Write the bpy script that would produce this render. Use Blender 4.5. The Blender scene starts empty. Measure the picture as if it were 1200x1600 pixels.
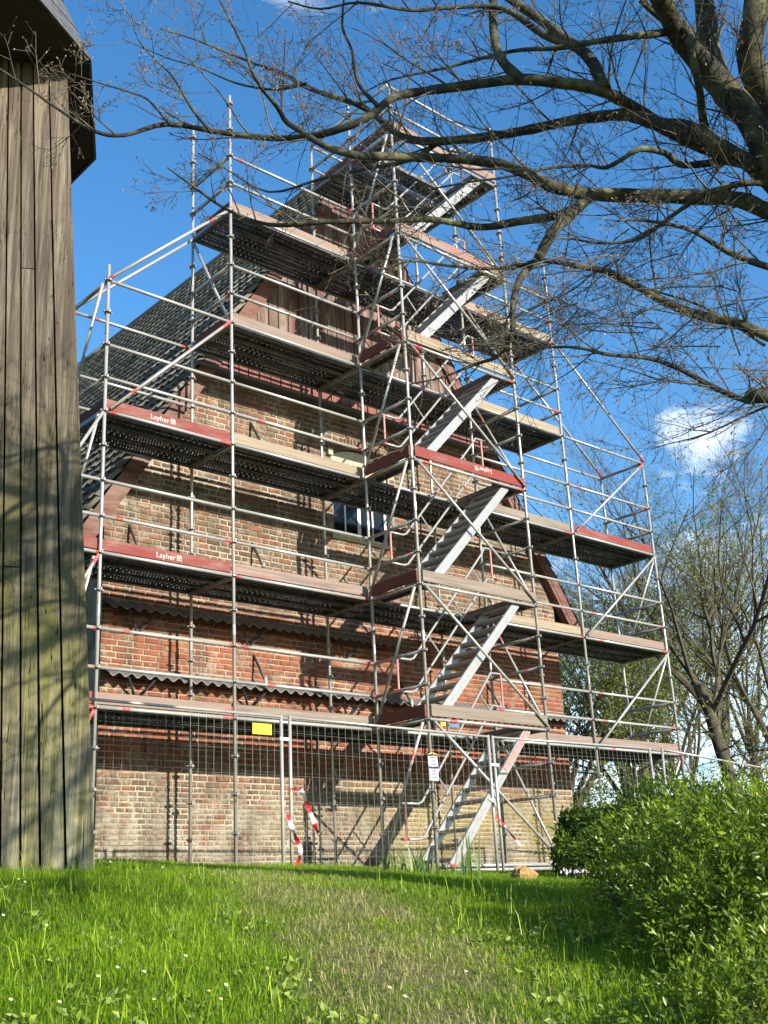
import bpy, math, random
import numpy as np
from mathutils import Vector, Matrix, Quaternion

random.seed(7)
RNG = np.random.default_rng(7)
SC = bpy.context.scene
COL = SC.collection
R = math.radians

# ------------------------------------------------------------------ camera
F_PX = 1808.0
CAM = Vector((-6.876, -12.986, -0.592))
YAW, PITCH, ROLL = 0.7407, 0.3340, -0.0534
FW = Vector((math.sin(YAW) * math.cos(PITCH), math.cos(YAW) * math.cos(PITCH), math.sin(PITCH)))
_r0 = Vector((math.cos(YAW), -math.sin(YAW), 0))
_u0 = _r0.cross(FW)
RT = _r0 * math.cos(ROLL) + _u0 * math.sin(ROLL)
UP = _u0 * math.cos(ROLL) - _r0 * math.sin(ROLL)
cd = bpy.data.cameras.new('camera')
cam = bpy.data.objects.new('camera', cd)
COL.objects.link(cam)
cam.matrix_world = Matrix(((RT.x, UP.x, -FW.x, CAM.x), (RT.y, UP.y, -FW.y, CAM.y), (RT.z, UP.z, -FW.z, CAM.z), (0, 0, 0, 1)))
cd.sensor_fit = 'VERTICAL'
cd.sensor_height = 36
cd.lens = 36 * F_PX / 1600
cd.clip_start = 0.05
cd.clip_end = 6000
SC.camera = cam

def at(u, v, d):                                   # a point of the place seen at (u, v), d metres ahead
    return CAM + RT * ((u - 600) / F_PX * d) - UP * ((v - 800) / F_PX * d) + FW * d

# ------------------------------------------------------------------ world and sun
SUN_EL = 20.5
SUN_AZ = math.atan2(0.115, -1.0)                   # horizontal direction towards the sun (x, y) = (sin, cos)
W = bpy.data.worlds.new('World')
SC.world = W
W.use_nodes = True
nt = W.node_tree
nt.nodes.clear()
def wn(t, **k):
    n = nt.nodes.new(t)
    for a, b in k.items():
        setattr(n, a, b)
    return n
sky = wn('ShaderNodeTexSky', sky_type='NISHITA', sun_disc=False)
sky.sun_elevation = R(SUN_EL)
sky.sun_rotation = SUN_AZ
sky.altitude = 0
sky.air_density = 1.0
sky.dust_density = 0.2
sky.ozone_density = 2.2
tc = wn('ShaderNodeTexCoord')
hs = wn('ShaderNodeHueSaturation')
hs.inputs['Saturation'].default_value = 1.28
hs.inputs['Value'].default_value = 1.0
nt.links.new(sky.outputs[0], hs.inputs['Color'])
mp = wn('ShaderNodeMapping')
mp.inputs['Scale'].default_value = (1.0, 1.0, 2.6)
nt.links.new(tc.outputs['Generated'], mp.inputs[0])
n1 = wn('ShaderNodeTexNoise')
n1.inputs['Scale'].default_value = 3.4
n1.inputs['Detail'].default_value = 9
n1.inputs['Roughness'].default_value = 0.6
n1.inputs['Distortion'].default_value = 0.35
nt.links.new(mp.outputs[0], n1.inputs['Vector'])
rp = wn('ShaderNodeValToRGB')
rp.color_ramp.elements[0].position = 0.66
rp.color_ramp.elements[0].color = (0, 0, 0, 1)
rp.color_ramp.elements[1].position = 0.9
rp.color_ramp.elements[1].color = (1, 1, 1, 1)
nt.links.new(n1.outputs[0], rp.inputs[0])
def cloud_at(u, v, inner, outer):                  # one cumulus bank in a given direction of the sky
    d = (at(u, v, 1) - CAM).normalized()
    dp = wn('ShaderNodeVectorMath', operation='DOT_PRODUCT')
    dp.inputs[1].default_value = d
    nt.links.new(tc.outputs['Generated'], dp.inputs[0])
    m = wn('ShaderNodeMapRange')
    m.inputs[1].default_value = math.cos(outer)
    m.inputs[2].default_value = math.cos(inner)
    nt.links.new(dp.outputs['Value'], m.inputs[0])
    n2 = wn('ShaderNodeTexNoise')
    n2.inputs['Scale'].default_value = 17
    n2.inputs['Detail'].default_value = 9
    n2.inputs['Roughness'].default_value = 0.62
    nt.links.new(mp.outputs[0], n2.inputs['Vector'])
    s = wn('ShaderNodeMath', operation='MULTIPLY_ADD')
    s.inputs[1].default_value = 0.42
    nt.links.new(m.outputs[0], s.inputs[0])
    nt.links.new(n2.outputs[0], s.inputs[2])
    q = wn('ShaderNodeMapRange')
    q.inputs[1].default_value = 0.70
    q.inputs[2].default_value = 1.08
    nt.links.new(s.outputs[0], q.inputs[0])
    return q.outputs[0]
cl = rp.outputs[0]
for a in ((1115, 682, 0.0, 0.042), (1060, 670, 0.0, 0.03), (1130, 1180, 0.06, 0.26)):
    o = cloud_at(*a)
    mx = wn('ShaderNodeMath', operation='MAXIMUM')
    nt.links.new(cl, mx.inputs[0])
    nt.links.new(o, mx.inputs[1])
    cl = mx.outputs[0]
cf = wn('ShaderNodeMath', operation='MULTIPLY')
cf.inputs[1].default_value = 0.62
nt.links.new(cl, cf.inputs[0])
mix = wn('ShaderNodeMix', data_type='RGBA')
nt.links.new(cf.outputs[0], mix.inputs['Factor'])
nt.links.new(hs.outputs[0], mix.inputs['A'])
mix.inputs['B'].default_value = (8.2, 8.4, 8.8, 1)
bg = wn('ShaderNodeBackground')
bg.inputs['Strength'].default_value = 0.14
nt.links.new(mix.outputs['Result'], bg.inputs['Color'])
nt.links.new(bg.outputs[0], wn('ShaderNodeOutputWorld').inputs['Surface'])

sl = bpy.data.lights.new('sun', 'SUN')
sl.energy = 5.0
sl.angle = R(0.5)
sl.color = (1.0, 0.93, 0.82)
so = bpy.data.objects.new('sun', sl)
COL.objects.link(so)
_sd = Vector((math.sin(SUN_AZ) * math.cos(R(SUN_EL)), math.cos(SUN_AZ) * math.cos(R(SUN_EL)), math.sin(R(SUN_EL))))
so.rotation_mode = 'QUATERNION'
so.rotation_quaternion = _sd.to_track_quat('Z', 'Y')
so.location = _sd * 60
SC.view_settings.view_transform = 'Standard'
SC.view_settings.look = 'None'
SC.view_settings.gamma = 1
SC.view_settings.exposure = 0.95
SC.view_settings.use_curve_mapping = False
SC.cycles.max_bounces = 6
SC.cycles.diffuse_bounces = 2
SC.cycles.transparent_max_bounces = 24

# ------------------------------------------------------------------ materials
class NM:
    def __init__(s, name, rough=0.7, metal=0.0, spec=0.4):
        s.m = bpy.data.materials.new(name)
        s.m.use_nodes = True
        s.t = s.m.node_tree
        s.b = s.t.nodes['Principled BSDF']
        s.b.inputs['Roughness'].default_value = rough
        s.b.inputs['Metallic'].default_value = metal
        s.b.inputs['Specular IOR Level'].default_value = spec
    def n(s, t, **k):
        n = s.t.nodes.new(t)
        for a, b in k.items():
            setattr(n, a, b)
        return n
    def l(s, a, b):
        s.t.links.new(a, b)
    def coord(s, kind='Object', scale=(1, 1, 1), rot=(0, 0, 0)):
        m = s.n('ShaderNodeMapping')
        m.inputs['Scale'].default_value = scale
        m.inputs['Rotation'].default_value = rot
        if kind == 'World':
            s.l(s.n('ShaderNodeNewGeometry').outputs['Position'], m.inputs[0])
        else:
            s.l(s.n('ShaderNodeTexCoord').outputs[kind], m.inputs[0])
        return m.outputs[0]
    def noise(s, vec, scale, detail=5, rough=0.55, dist=0.0):
        n = s.n('ShaderNodeTexNoise')
        n.inputs['Scale'].default_value = scale
        n.inputs['Detail'].default_value = detail
        n.inputs['Roughness'].default_value = rough
        n.inputs['Distortion'].default_value = dist
        if vec is not None:
            s.l(vec, n.inputs['Vector'])
        return n.outputs[0]
    def ramp(s, fac, *stops):
        r = s.n('ShaderNodeValToRGB')
        e = r.color_ramp.elements
        while len(e) < len(stops):
            e.new(0.5)
        for i, (p, c) in enumerate(stops):
            e[i].position = p
            e[i].color = (*c, 1) if len(c) == 3 else c
        s.l(fac, r.inputs[0])
        return r.outputs[0]
    def val(s, fac, a, b):
        m = s.n('ShaderNodeMapRange')
        m.inputs[1].default_value = a
        m.inputs[2].default_value = b
        s.l(fac, m.inputs[0])
        return m.outputs[0]
    def math(s, op, a, b=None):
        m = s.n('ShaderNodeMath', operation=op)
        for i, x in enumerate((a, b)):
            if x is None:
                continue
            if isinstance(x, (int, float)):
                m.inputs[i].default_value = x
            else:
                s.l(x, m.inputs[i])
        return m.outputs[0]
    def mix(s, f, a, b, mode='MIX'):
        m = s.n('ShaderNodeMix', data_type='RGBA', blend_type=mode)
        for k, x in (('Factor', f), ('A', a), ('B', b)):
            if isinstance(x, (int, float)):
                m.inputs[k].default_value = x
            elif isinstance(x, tuple):
                m.inputs[k].default_value = (*x, 1) if len(x) == 3 else x
            else:
                s.l(x, m.inputs[k])
        return m.outputs['Result']
    def attr(s, name):
        a = s.n('ShaderNodeAttribute')
        a.attribute_name = name
        return a.outputs['Fac']
    def rand(s):
        return s.n('ShaderNodeObjectInfo').outputs['Random']
    def color(s, c):
        if isinstance(c, tuple):
            s.b.inputs['Base Color'].default_value = (*c, 1)
        else:
            s.l(c, s.b.inputs['Base Color'])
        return s
    def bump(s, h, strength=0.3, dist=0.01):
        b = s.n('ShaderNodeBump')
        b.inputs['Strength'].default_value = strength
        b.inputs['Distance'].default_value = dist
        s.l(h, b.inputs['Height'])
        s.l(b.outputs[0], s.b.inputs['Normal'])
        return s

M = {}
def plain(name, c, rough=0.6, metal=0.0):
    k = NM(name, rough, metal)
    v = k.noise(k.coord('World'), 14, 6)
    k.color(k.mix(k.val(v, 0.3, 0.7), tuple(x * 0.72 for x in c), tuple(min(1, x * 1.15) for x in c)))
    M[name] = k.m
    return k.m

def tube_mat(name, base, rust, band):
    k = NM(name, 0.45, 0.25)
    v = k.noise(k.coord('World'), 6, 7, 0.65)
    w = k.noise(k.coord('World', (40, 40, 40)), 1, 4)
    c = k.mix(k.val(v, 0.35, 0.75), base, tuple(x * 0.72 for x in base))
    rs = k.math('MULTIPLY', k.val(v, 0.58, 0.74), k.val(k.rand(), 0.45, 0.95))
    c = k.mix(rs, c, rust)
    c = k.mix(k.math('MULTIPLY', k.val(w, 0.6, 0.75), 0.35), c, (0.75, 0.74, 0.7))
    if band:                                        # red paint marks near the tube ends
        g = k.n('ShaderNodeSeparateXYZ')
        k.l(k.n('ShaderNodeTexCoord').outputs['Generated'], g.inputs[0])
        r = k.rand()
        p1 = k.math('LESS_THAN', k.math('ABSOLUTE', k.math('SUBTRACT', g.outputs[2], k.math('MULTIPLY', k.math('FRACT', k.math('MULTIPLY', r, 7.3)), 0.25))), 0.028)
        p2 = k.math('LESS_THAN', k.math('SUBTRACT', 1.0, g.outputs[2]), k.math('MULTIPLY', k.math('FRACT', k.math('MULTIPLY', r, 13.7)), 0.09))
        f = k.math('MULTIPLY', k.math('MAXIMUM', p1, p2), k.math('GREATER_THAN', k.math('FRACT', k.math('MULTIPLY', r, 29.1)), 0.62))
        c = k.mix(k.math('MULTIPLY', f, k.val(w, 0.25, 0.55)), c, (0.52, 0.06, 0.05))
        k.l(k.math('SUBTRACT', 0.25, k.math('MULTIPLY', f, 0.22)), k.b.inputs['Metallic'])
    k.color(c)
    k.l(k.val(v, 0.1, 1.3), k.b.inputs['Roughness'])
    M[name] = k.m
tube_mat('galvanised', (0.42, 0.41, 0.375), (0.27, 0.16, 0.08), True)
tube_mat('galvanised_plain', (0.42, 0.41, 0.375), (0.30, 0.15, 0.09), False)
tube_mat('aluminium', (0.36, 0.355, 0.34), (0.24, 0.225, 0.2), False)
tube_mat('rosette_steel', (0.25, 0.24, 0.23), (0.22, 0.10, 0.05), False)
plain('red_paint', (0.48, 0.05, 0.045), 0.5)
plain('pink_paint', (0.55, 0.20, 0.18), 0.55)
plain('dark_metal', (0.035, 0.035, 0.038), 0.5)
plain('white_paint', (0.78, 0.78, 0.76), 0.45)
plain('yellow', (0.75, 0.62, 0.02), 0.5)
plain('blue', (0.07, 0.16, 0.28), 0.5)
plain('tape_white', (0.8, 0.79, 0.77), 0.4)
plain('tape_red', (0.65, 0.02, 0.03), 0.4)
plain('gap_shade', (0.008, 0.0075, 0.007), 0.95)  # near-black colour standing in for the shade between the mill planks
plain('lead', (0.16, 0.16, 0.165), 0.55)
plain('fibre_cement', (0.16, 0.155, 0.145), 0.85)
plain('petal_white', (0.82, 0.81, 0.76), 0.6)
plain('petal_yellow', (0.8, 0.5, 0.03), 0.6)
plain('petal_lilac', (0.62, 0.52, 0.68), 0.6)
plain('ochre_stone', (0.34, 0.21, 0.08), 0.9)
def mortar_mat():
    k = NM('mortar', 0.95, 0, 0.1)
    P = k.coord('World')
    a, b = k.noise(P, 1.6, 6, 0.68, 0.3), k.noise(P, 24, 5, 0.7)
    c = k.mix(k.val(a, 0.38, 0.6), (0.12, 0.10, 0.075), (0.36, 0.315, 0.235))
    c = k.mix(k.math('MULTIPLY', k.val(b, 0.5, 0.68), 0.6), c, (0.11, 0.09, 0.065))
    k.color(c).bump(b, 0.8, 0.008)
    M['mortar'] = k.m
mortar_mat()
plain('stone_pale', (0.45, 0.40, 0.27), 0.9)

def deck_mat():
    k = NM('deck_steel', 0.5, 0.4)
    v = k.noise(k.coord('World'), 5, 6, 0.6)
    w = k.noise(k.coord('World'), 28, 3, 0.6)
    c = k.mix(k.val(v, 0.35, 0.65), (0.13, 0.132, 0.13), (0.06, 0.06, 0.058))
    c = k.mix(k.math('MULTIPLY', k.val(w, 0.55, 0.75), 0.6), c, (0.07, 0.055, 0.042))
    k.color(c)
    sx = k.n('ShaderNodeSeparateXYZ')
    k.l(k.coord('Object'), sx.inputs[0])
    def cell(o, p):
        return k.math('SUBTRACT', k.math('MULTIPLY', k.math('FRACT', k.math('DIVIDE', o, p)), p), p / 2)
    a, b = cell(sx.outputs[0], 0.048), cell(sx.outputs[1], 0.045)
    d = k.math('SQRT', k.math('ADD', k.math('MULTIPLY', a, a), k.math('MULTIPLY', b, b)))
    hole = k.math('LESS_THAN', d, 0.0072)
    k.l(k.math('SUBTRACT', 1.0, hole), k.b.inputs['Alpha'])
    M['deck_steel'] = k.m
    k = NM('deck_edge', 0.5, 0.4)
    v = k.noise(k.coord('World'), 9, 6, 0.6)
    k.color(k.mix(k.val(v, 0.35, 0.65), (0.21, 0.21, 0.20), (0.085, 0.083, 0.08)))
    M['deck_edge'] = k.m
deck_mat()

def wood(name, a, b, stain=None, along='x', rough=0.85, red=None, redamt=(0.5, 0.6)):
    k = NM(name, rough, 0, 0.2)
    sc = {'x': (0.9, 26, 26), 'z': (26, 26, 0.7)}[along]
    r3 = k.n('ShaderNodeCombineXYZ')
    rr = k.math('MULTIPLY', k.rand(), 37.0)
    for i in range(3):
        k.l(rr, r3.inputs[i])
    add = k.n('ShaderNodeVectorMath', operation='ADD')
    k.l(k.coord('World', sc), add.inputs[0])
    k.l(r3.outputs[0], add.inputs[1])
    g = k.noise(add.outputs[0], 1.0, 6, 0.6, 0.4)
    s2 = {'x': (0.6, 3, 3), 'z': (3, 3, 0.5)}[along]
    h = k.noise(k.coord('World', s2), 1.6, 6, 0.65, 0.5)
    c = k.mix(k.val(g, 0.36, 0.62), a, b)
    c = k.mix(k.math('MULTIPLY', k.rand(), 0.3), c, tuple(x * 0.6 for x in a))
    if stain:
        c = k.mix(k.math('MULTIPLY', k.val(h, 0.42, 0.66), 0.85), c, stain)
    if red:
        c = k.mix(k.val(k.math('ADD', k.math('MULTIPLY', g, 0.5), k.math('MULTIPLY', h, 0.5)), *redamt), red, c)
    k.color(c).bump(g, 0.5, 0.004)
    M[name] = k.m
wood('board_grey', (0.27, 0.225, 0.18), (0.14, 0.115, 0.09), (0.20, 0.16, 0.12))
wood('board_beige', (0.34, 0.27, 0.19), (0.20, 0.16, 0.11), (0.25, 0.20, 0.14))
wood('board_pink', (0.30, 0.235, 0.19), (0.15, 0.115, 0.095), (0.22, 0.165, 0.13), red=(0.27, 0.105, 0.09), redamt=(0.38, 0.47))
wood('board_red', (0.25, 0.10, 0.085), (0.13, 0.04, 0.034), (0.24, 0.14, 0.115), red=(0.20, 0.042, 0.037), redamt=(0.44, 0.56))
wood('board_darkred', (0.22, 0.07, 0.05), (0.14, 0.05, 0.04), None)
wood('gable_wood', (0.17, 0.115, 0.09), (0.05, 0.034, 0.028), (0.29, 0.24, 0.20), 'z', red=(0.12, 0.052, 0.04), redamt=(0.42, 0.54))
wood('gable_red', (0.26, 0.105, 0.085), (0.16, 0.065, 0.05), None, 'z')
wood('barge_wood', (0.17, 0.08, 0.062), (0.085, 0.038, 0.03), (0.20, 0.135, 0.11))
wood('timber_dark', (0.06, 0.05, 0.042), (0.035, 0.03, 0.025), None)

def mill_mat():
    k = NM('mill_plank', 0.9, 0, 0.15)
    r3 = k.n('ShaderNodeCombineXYZ')
    rr = k.math('MULTIPLY', k.rand(), 53.0)
    for i in range(3):
        k.l(rr, r3.inputs[i])
    add = k.n('ShaderNodeVectorMath', operation='ADD')
    k.l(k.coord('World', (24, 24, 0.55)), add.inputs[0])
    k.l(r3.outputs[0], add.inputs[1])
    g = k.noise(add.outputs[0], 1.0, 7, 0.62, 0.5)
    h = k.noise(k.coord('World', (2.2, 2.2, 0.6)), 1.5, 6, 0.65, 0.4)
    sz = k.n('ShaderNodeSeparateXYZ')
    k.l(k.coord('World'), sz.inputs[0])
    ad2 = k.n('ShaderNodeVectorMath', operation='ADD')
    k.l(k.coord('World', (95, 95, 1.6)), ad2.inputs[0])
    k.l(r3.outputs[0], ad2.inputs[1])
    g2 = k.noise(ad2.outputs[0], 1.0, 5, 0.7, 0.3)
    ad3 = k.n('ShaderNodeVectorMath', operation='ADD')
    k.l(k.coord('World', (14, 14, 0.28)), ad3.inputs[0])
    k.l(r3.outputs[0], ad3.inputs[1])
    g3 = k.noise(ad3.outputs[0], 1.0, 4, 0.5, 1.2)
    c = k.mix(k.val(g, 0.36, 0.62), (0.225, 0.185, 0.135), (0.062, 0.05, 0.039))
    c = k.mix(k.math('MULTIPLY', k.val(g2, 0.5, 0.66), 0.7), c, (0.03, 0.023, 0.018))
    c = k.mix(k.math('MULTIPLY', k.rand(), 0.55), c, (0.07, 0.056, 0.046))
    c = k.mix(k.math('MULTIPLY', k.val(h, 0.46, 0.62), 0.8), c, (0.085, 0.066, 0.048))
    algae = k.math('MULTIPLY', k.val(sz.outputs[2], 4.8, 1.6), k.val(h, 0.36, 0.56))
    c = k.mix(k.math('MULTIPLY', algae, 0.7), c, (0.17, 0.16, 0.045))
    bare = k.math('MULTIPLY', k.val(sz.outputs[2], 2.1, 0.3), k.val(g, 0.44, 0.58))
    c = k.mix(k.math('MULTIPLY', bare, 0.8), c, (0.36, 0.32, 0.21))
    crack = k.math('MULTIPLY', k.math('LESS_THAN', k.math('ABSOLUTE', k.math('SUBTRACT', g3, 0.5)), 0.006), k.val(h, 0.4, 0.5))
    c = k.mix(crack, c, (0.012, 0.009, 0.007))
    vo = k.n('ShaderNodeTexVoronoi')
    vo.inputs['Scale'].default_value = 1.0
    k.l(k.coord('World', (5, 5, 2.2)), vo.inputs['Vector'])
    c = k.mix(k.math('MULTIPLY', k.val(vo.outputs['Distance'], 0.09, 0.03), 0.7), c, (0.05, 0.035, 0.025))
    k.color(c).bump(k.math('ADD', g, k.math('MULTIPLY', g2, .5)), 1.0, 0.012)
    M['mill_plank'] = k.m
    k = NM('shingle', 0.75, 0, 0.3)
    v = k.noise(k.coord('World'), 9, 6)
    k.color(k.mix(k.val(v, 0.35, 0.65), (0.055, 0.055, 0.06), (0.11, 0.11, 0.115)))
    M['shingle'] = k.m
mill_mat()

def brick_mat(name, by_attr):
    k = NM(name, 0.93, 0, 0.15)
    r = k.attr('rnd') if by_attr else k.rand()
    P = k.coord('World')
    sz = k.n('ShaderNodeSeparateXYZ')
    k.l(P, sz.inputs[0])
    z, x = sz.outputs[2], sz.outputs[0]
    big = k.noise(P, 0.9, 4, 0.6)
    fine = k.noise(P, 22, 6, 0.7)
    blot = k.noise(P, 2.3, 7, 0.68, 0.3)
    old = k.ramp(r, (0.0, (0.075, 0.05, 0.036)), (0.22, (0.17, 0.068, 0.036)), (0.45, (0.135, 0.105, 0.068)), (0.68, (0.22, 0.075, 0.036)), (0.85, (0.16, 0.128, 0.082)), (1.0, (0.10, 0.075, 0.05)))
    new = k.ramp(r, (0.0, (0.22, 0.06, 0.028)), (0.35, (0.30, 0.082, 0.034)), (0.7, (0.27, 0.07, 0.03)), (1.0, (0.18, 0.05, 0.026)))
    zone = k.math('MULTIPLY', k.val(k.math('ADD', z, k.math('MULTIPLY', big, 0.9)), 1.85, 2.2), k.val(k.math('ADD', z, k.math('MULTIPLY', big, 1.6)), 5.1, 4.5))
    c = k.mix(zone, old, new)
    c = k.mix(k.math('MULTIPLY', k.val(fine, 0.42, 0.72), 0.45), c, (0.15, 0.08, 0.05))
    lime = k.math('MULTIPLY', k.val(blot, 0.42, 0.56), k.math('ADD', 0.12, k.math('MULTIPLY', k.val(z, 1.4, 0.95), 0.95)))
    lime = k.math('MULTIPLY', lime, k.val(fine, 0.25, 0.5))
    c = k.mix(k.math('MULTIPLY', lime, 0.85), c, k.mix(k.val(fine, 0.35, 0.65), (0.40, 0.37, 0.28), (0.20, 0.185, 0.14)))
    st = k.noise(k.coord('World', (2.6, 1, 0.45)), 1.7, 6, 0.65, 0.3)
    c = k.mix(k.math('MULTIPLY', k.val(st, 0.5, 0.64), 0.7), c, (0.07, 0.055, 0.04))
    alg = k.math('MULTIPLY', k.val(z, 1.5, 0.9), k.math('MULTIPLY', k.val(x, 3.2, 5.2), k.val(big, 0.36, 0.55)))
    c = k.mix(k.math('MULTIPLY', alg, 0.8), c, (0.22, 0.175, 0.045))
    smear = k.noise(P, 3.4, 7, 0.72, 0.6)
    c = k.mix(k.math('MULTIPLY', k.val(smear, 0.52, 0.62), k.math('MULTIPLY', k.val(fine, 0.35, 0.55), 0.8)), c, (0.29, 0.25, 0.185))
    c = k.mix(k.math('MULTIPLY', k.val(big, 0.56, 0.42), 0.45), c, k.mix(0.5, c, (0.06, 0.045, 0.035)))
    damp = k.math('MULTIPLY', k.val(z, 0.45, 0.0), 0.5)
    c = k.mix(damp, c, (0.10, 0.085, 0.055))
    k.color(c).bump(fine, 0.6, 0.006)
    M[name] = k.m
brick_mat('brick_piece', False)
brick_mat('brick_mass', True)

def tile_mat(name, by_attr):
    k = NM(name, 0.9, 0, 0.08)
    r = k.attr('rnd') if by_attr else k.rand()
    P = k.coord('World')
    c = k.ramp(r, (0, (0.075, 0.066, 0.054)), (0.5, (0.14, 0.125, 0.10)), (1, (0.23, 0.205, 0.16)))
    c = k.mix(k.math('MULTIPLY', k.val(k.noise(P, 8, 6, 0.65), 0.5, 0.7), 0.5), c, (0.14, 0.14, 0.09))
    k.color(c)
    M[name] = k.m
tile_mat('tile_piece', False)
tile_mat('tile_mass', True)

def leaf_mat(name, dark, mid, bright, trans=0.35, rough=0.5):
    k = NM(name, rough, 0, 0.35)
    c = k.ramp(k.attr('rnd'), (0.0, dark), (0.55, mid), (1.0, bright))
    k.color(c)
    tr = k.n('ShaderNodeBsdfTranslucent')
    k.l(k.mix(0.5, c, tuple(min(1, x * 1.5) for x in bright)), tr.inputs['Color'])
    ms = k.n('ShaderNodeMixShader')
    ms.inputs[0].default_value = trans
    k.l(k.b.outputs[0], ms.inputs[1])
    k.l(tr.outputs[0], ms.inputs[2])
    k.l(ms.outputs[0], k.t.nodes['Material Output'].inputs['Surface'])
    M[name] = k.m
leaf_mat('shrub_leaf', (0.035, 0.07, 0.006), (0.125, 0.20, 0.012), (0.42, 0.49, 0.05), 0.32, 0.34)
leaf_mat('hedge_leaf', (0.03, 0.055, 0.008), (0.075, 0.125, 0.014), (0.19, 0.24, 0.03))
leaf_mat('spring_leaf', (0.10, 0.12, 0.03), (0.18, 0.22, 0.05), (0.34, 0.36, 0.10), 0.45)
leaf_mat('grass_blade', (0.06, 0.125, 0.005), (0.195, 0.34, 0.01), (0.45, 0.55, 0.05), 0.42)
leaf_mat('dry_blade', (0.20, 0.21, 0.055), (0.36, 0.35, 0.115), (0.52, 0.47, 0.21), 0.35)
leaf_mat('bud', (0.10, 0.065, 0.045), (0.20, 0.13, 0.085), (0.34, 0.26, 0.15), 0.1)
leaf_mat('weed_leaf', (0.10, 0.16, 0.02), (0.20, 0.29, 0.04), (0.36, 0.42, 0.09), 0.35)
leaf_mat('iris_leaf', (0.06, 0.13, 0.03), (0.13, 0.22, 0.05), (0.26, 0.34, 0.10), 0.35)

def bark(name, a, b, lichen):
    k = NM(name, 0.95, 0, 0.1)
    P = k.coord('World')
    v = k.noise(P, 16, 8, 0.7)
    w = k.noise(P, 4.5, 6, 0.65)
    c = k.mix(k.val(v, 0.32, 0.68), a, b)
    c = k.mix(k.math('MULTIPLY', k.val(w, 0.5, 0.66), 0.75), c, lichen)
    k.color(c).bump(v, 0.9, 0.012)
    M[name] = k.m
bark('bark', (0.085, 0.08, 0.06), (0.03, 0.027, 0.022), (0.19, 0.19, 0.085))
bark('twig_bark', (0.17, 0.145, 0.115), (0.08, 0.068, 0.054), (0.18, 0.17, 0.09))
bark('bark_far', (0.10, 0.085, 0.06), (0.045, 0.038, 0.03), (0.13, 0.125, 0.07))

def ground_mat():
    k = NM('turf', 0.95, 0, 0.1)
    P = k.coord('World')
    v = k.noise(P, 18, 8, 0.7)
    w = k.noise(P, 1.3, 5, 0.6)
    c = k.mix(k.val(v, 0.3, 0.7), (0.035, 0.06, 0.014), (0.085, 0.10, 0.03))
    c = k.mix(k.math('MULTIPLY', k.attr('worn'), k.val(v, 0.2, 0.55)), c, (0.22, 0.195, 0.095))
    k.color(c).bump(v, 1.0, 0.03)
    M['turf'] = k.m
ground_mat()
def glass_mat():
    k = NM('pane_glass', 0.08, 0, 0.22)
    k.color((0.012, 0.015, 0.02))
    M['pane_glass'] = k.m
    k = NM('plastic_sleeve', 0.25, 0, 0.5)
    k.color(k.mix(k.val(k.noise(k.coord('World'), 30, 3), 0.3, 0.7), (0.50, 0.52, 0.58), (0.34, 0.36, 0.42)))
    M['plastic_sleeve'] = k.m
glass_mat()

# ------------------------------------------------------------------ mesh helpers
class MB:
    def __init__(s):
        s.v = []
        s.f = []
    def box(s, c, size, mat=None):
        i = len(s.v)
        for dx in (-.5, .5):
            for dy in (-.5, .5):
                for dz in (-.5, .5):
                    p = Vector((dx * size[0], dy * size[1], dz * size[2]))
                    if mat is not None:
                        p = mat @ p
                    s.v.append((c[0] + p[0], c[1] + p[1], c[2] + p[2]))
        for q in ((0, 1, 3, 2), (4, 6, 7, 5), (0, 4, 5, 1), (2, 3, 7, 6), (0, 2, 6, 4), (1, 5, 7, 3)):
            s.f.append(tuple(i + j for j in q))
        return s
    def span(s, a, b):
        return s.box([(a[i] + b[i]) / 2 for i in range(3)], [abs(b[i] - a[i]) for i in range(3)])
    def path(s, pts, rad, n=8, cap=True):
        pts = [Vector(p) for p in pts]
        m = len(pts)
        if isinstance(rad, (int, float)):
            rad = [rad] * m
        base = len(s.v)
        t0 = (pts[1] - pts[0]).normalized()
        ref = Vector((0, 0, 1)) if abs(t0.z) < 0.9 else Vector((1, 0, 0))
        u = t0.cross(ref).normalized()
        for i in range(m):
            t = (pts[min(i + 1, m - 1)] - pts[max(i - 1, 0)])
            if t.length < 1e-9:
                t = t0
            t = t.normalized()
            u = (u - t * u.dot(t))
            if u.length < 1e-6:
                u = t.orthogonal()
            u.normalize()
            w = t.cross(u)
            for j in range(n):
                a = 2 * math.pi * j / n
                s.v.append(tuple(pts[i] + u * (math.cos(a) * rad[i]) + w * (math.sin(a) * rad[i])))
        for i in range(m - 1):
            for j in range(n):
                s.f.append((base + i * n + j, base + i * n + (j + 1) % n, base + (i + 1) * n + (j + 1) % n, base + (i + 1) * n + j))
        if cap:
            s.f.append(tuple(base + j for j in reversed(range(n))))
            s.f.append(tuple(base + (m - 1) * n + j for j in range(n)))
        return s
    def prism(s, poly, y0, y1):                    # polygon in (x, z), extruded along y
        i = len(s.v)
        n = len(poly)
        for y in (y0, y1):
            for x, z in poly:
                s.v.append((x, y, z))
        s.f.append(tuple(range(i, i + n)))
        s.f.append(tuple(reversed(range(i + n, i + 2 * n))))
        for j in range(n):
            k = (j + 1) % n
            s.f.append((i + j, i + n + j, i + n + k, i + k))
        return s
    def face(s, pts):
        i = len(s.v)
        s.v += [tuple(p) for p in pts]
        s.f.append(tuple(range(i, i + len(pts))))
        return s
    def mesh(s, name, mat, smooth=False):
        me = bpy.data.meshes.new(name)
        me.from_pydata([tuple(p) for p in s.v], [], s.f)
        if isinstance(mat, str):
            mat = M[mat]
        me.materials.append(mat)
        if smooth:
            me.polygons.foreach_set('use_smooth', [True] * len(me.polygons))
        me.update()
        return me
    def build(s, name, mat, parent=None, smooth=False):
        return link(name, s.mesh(name, mat, smooth), parent)

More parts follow.
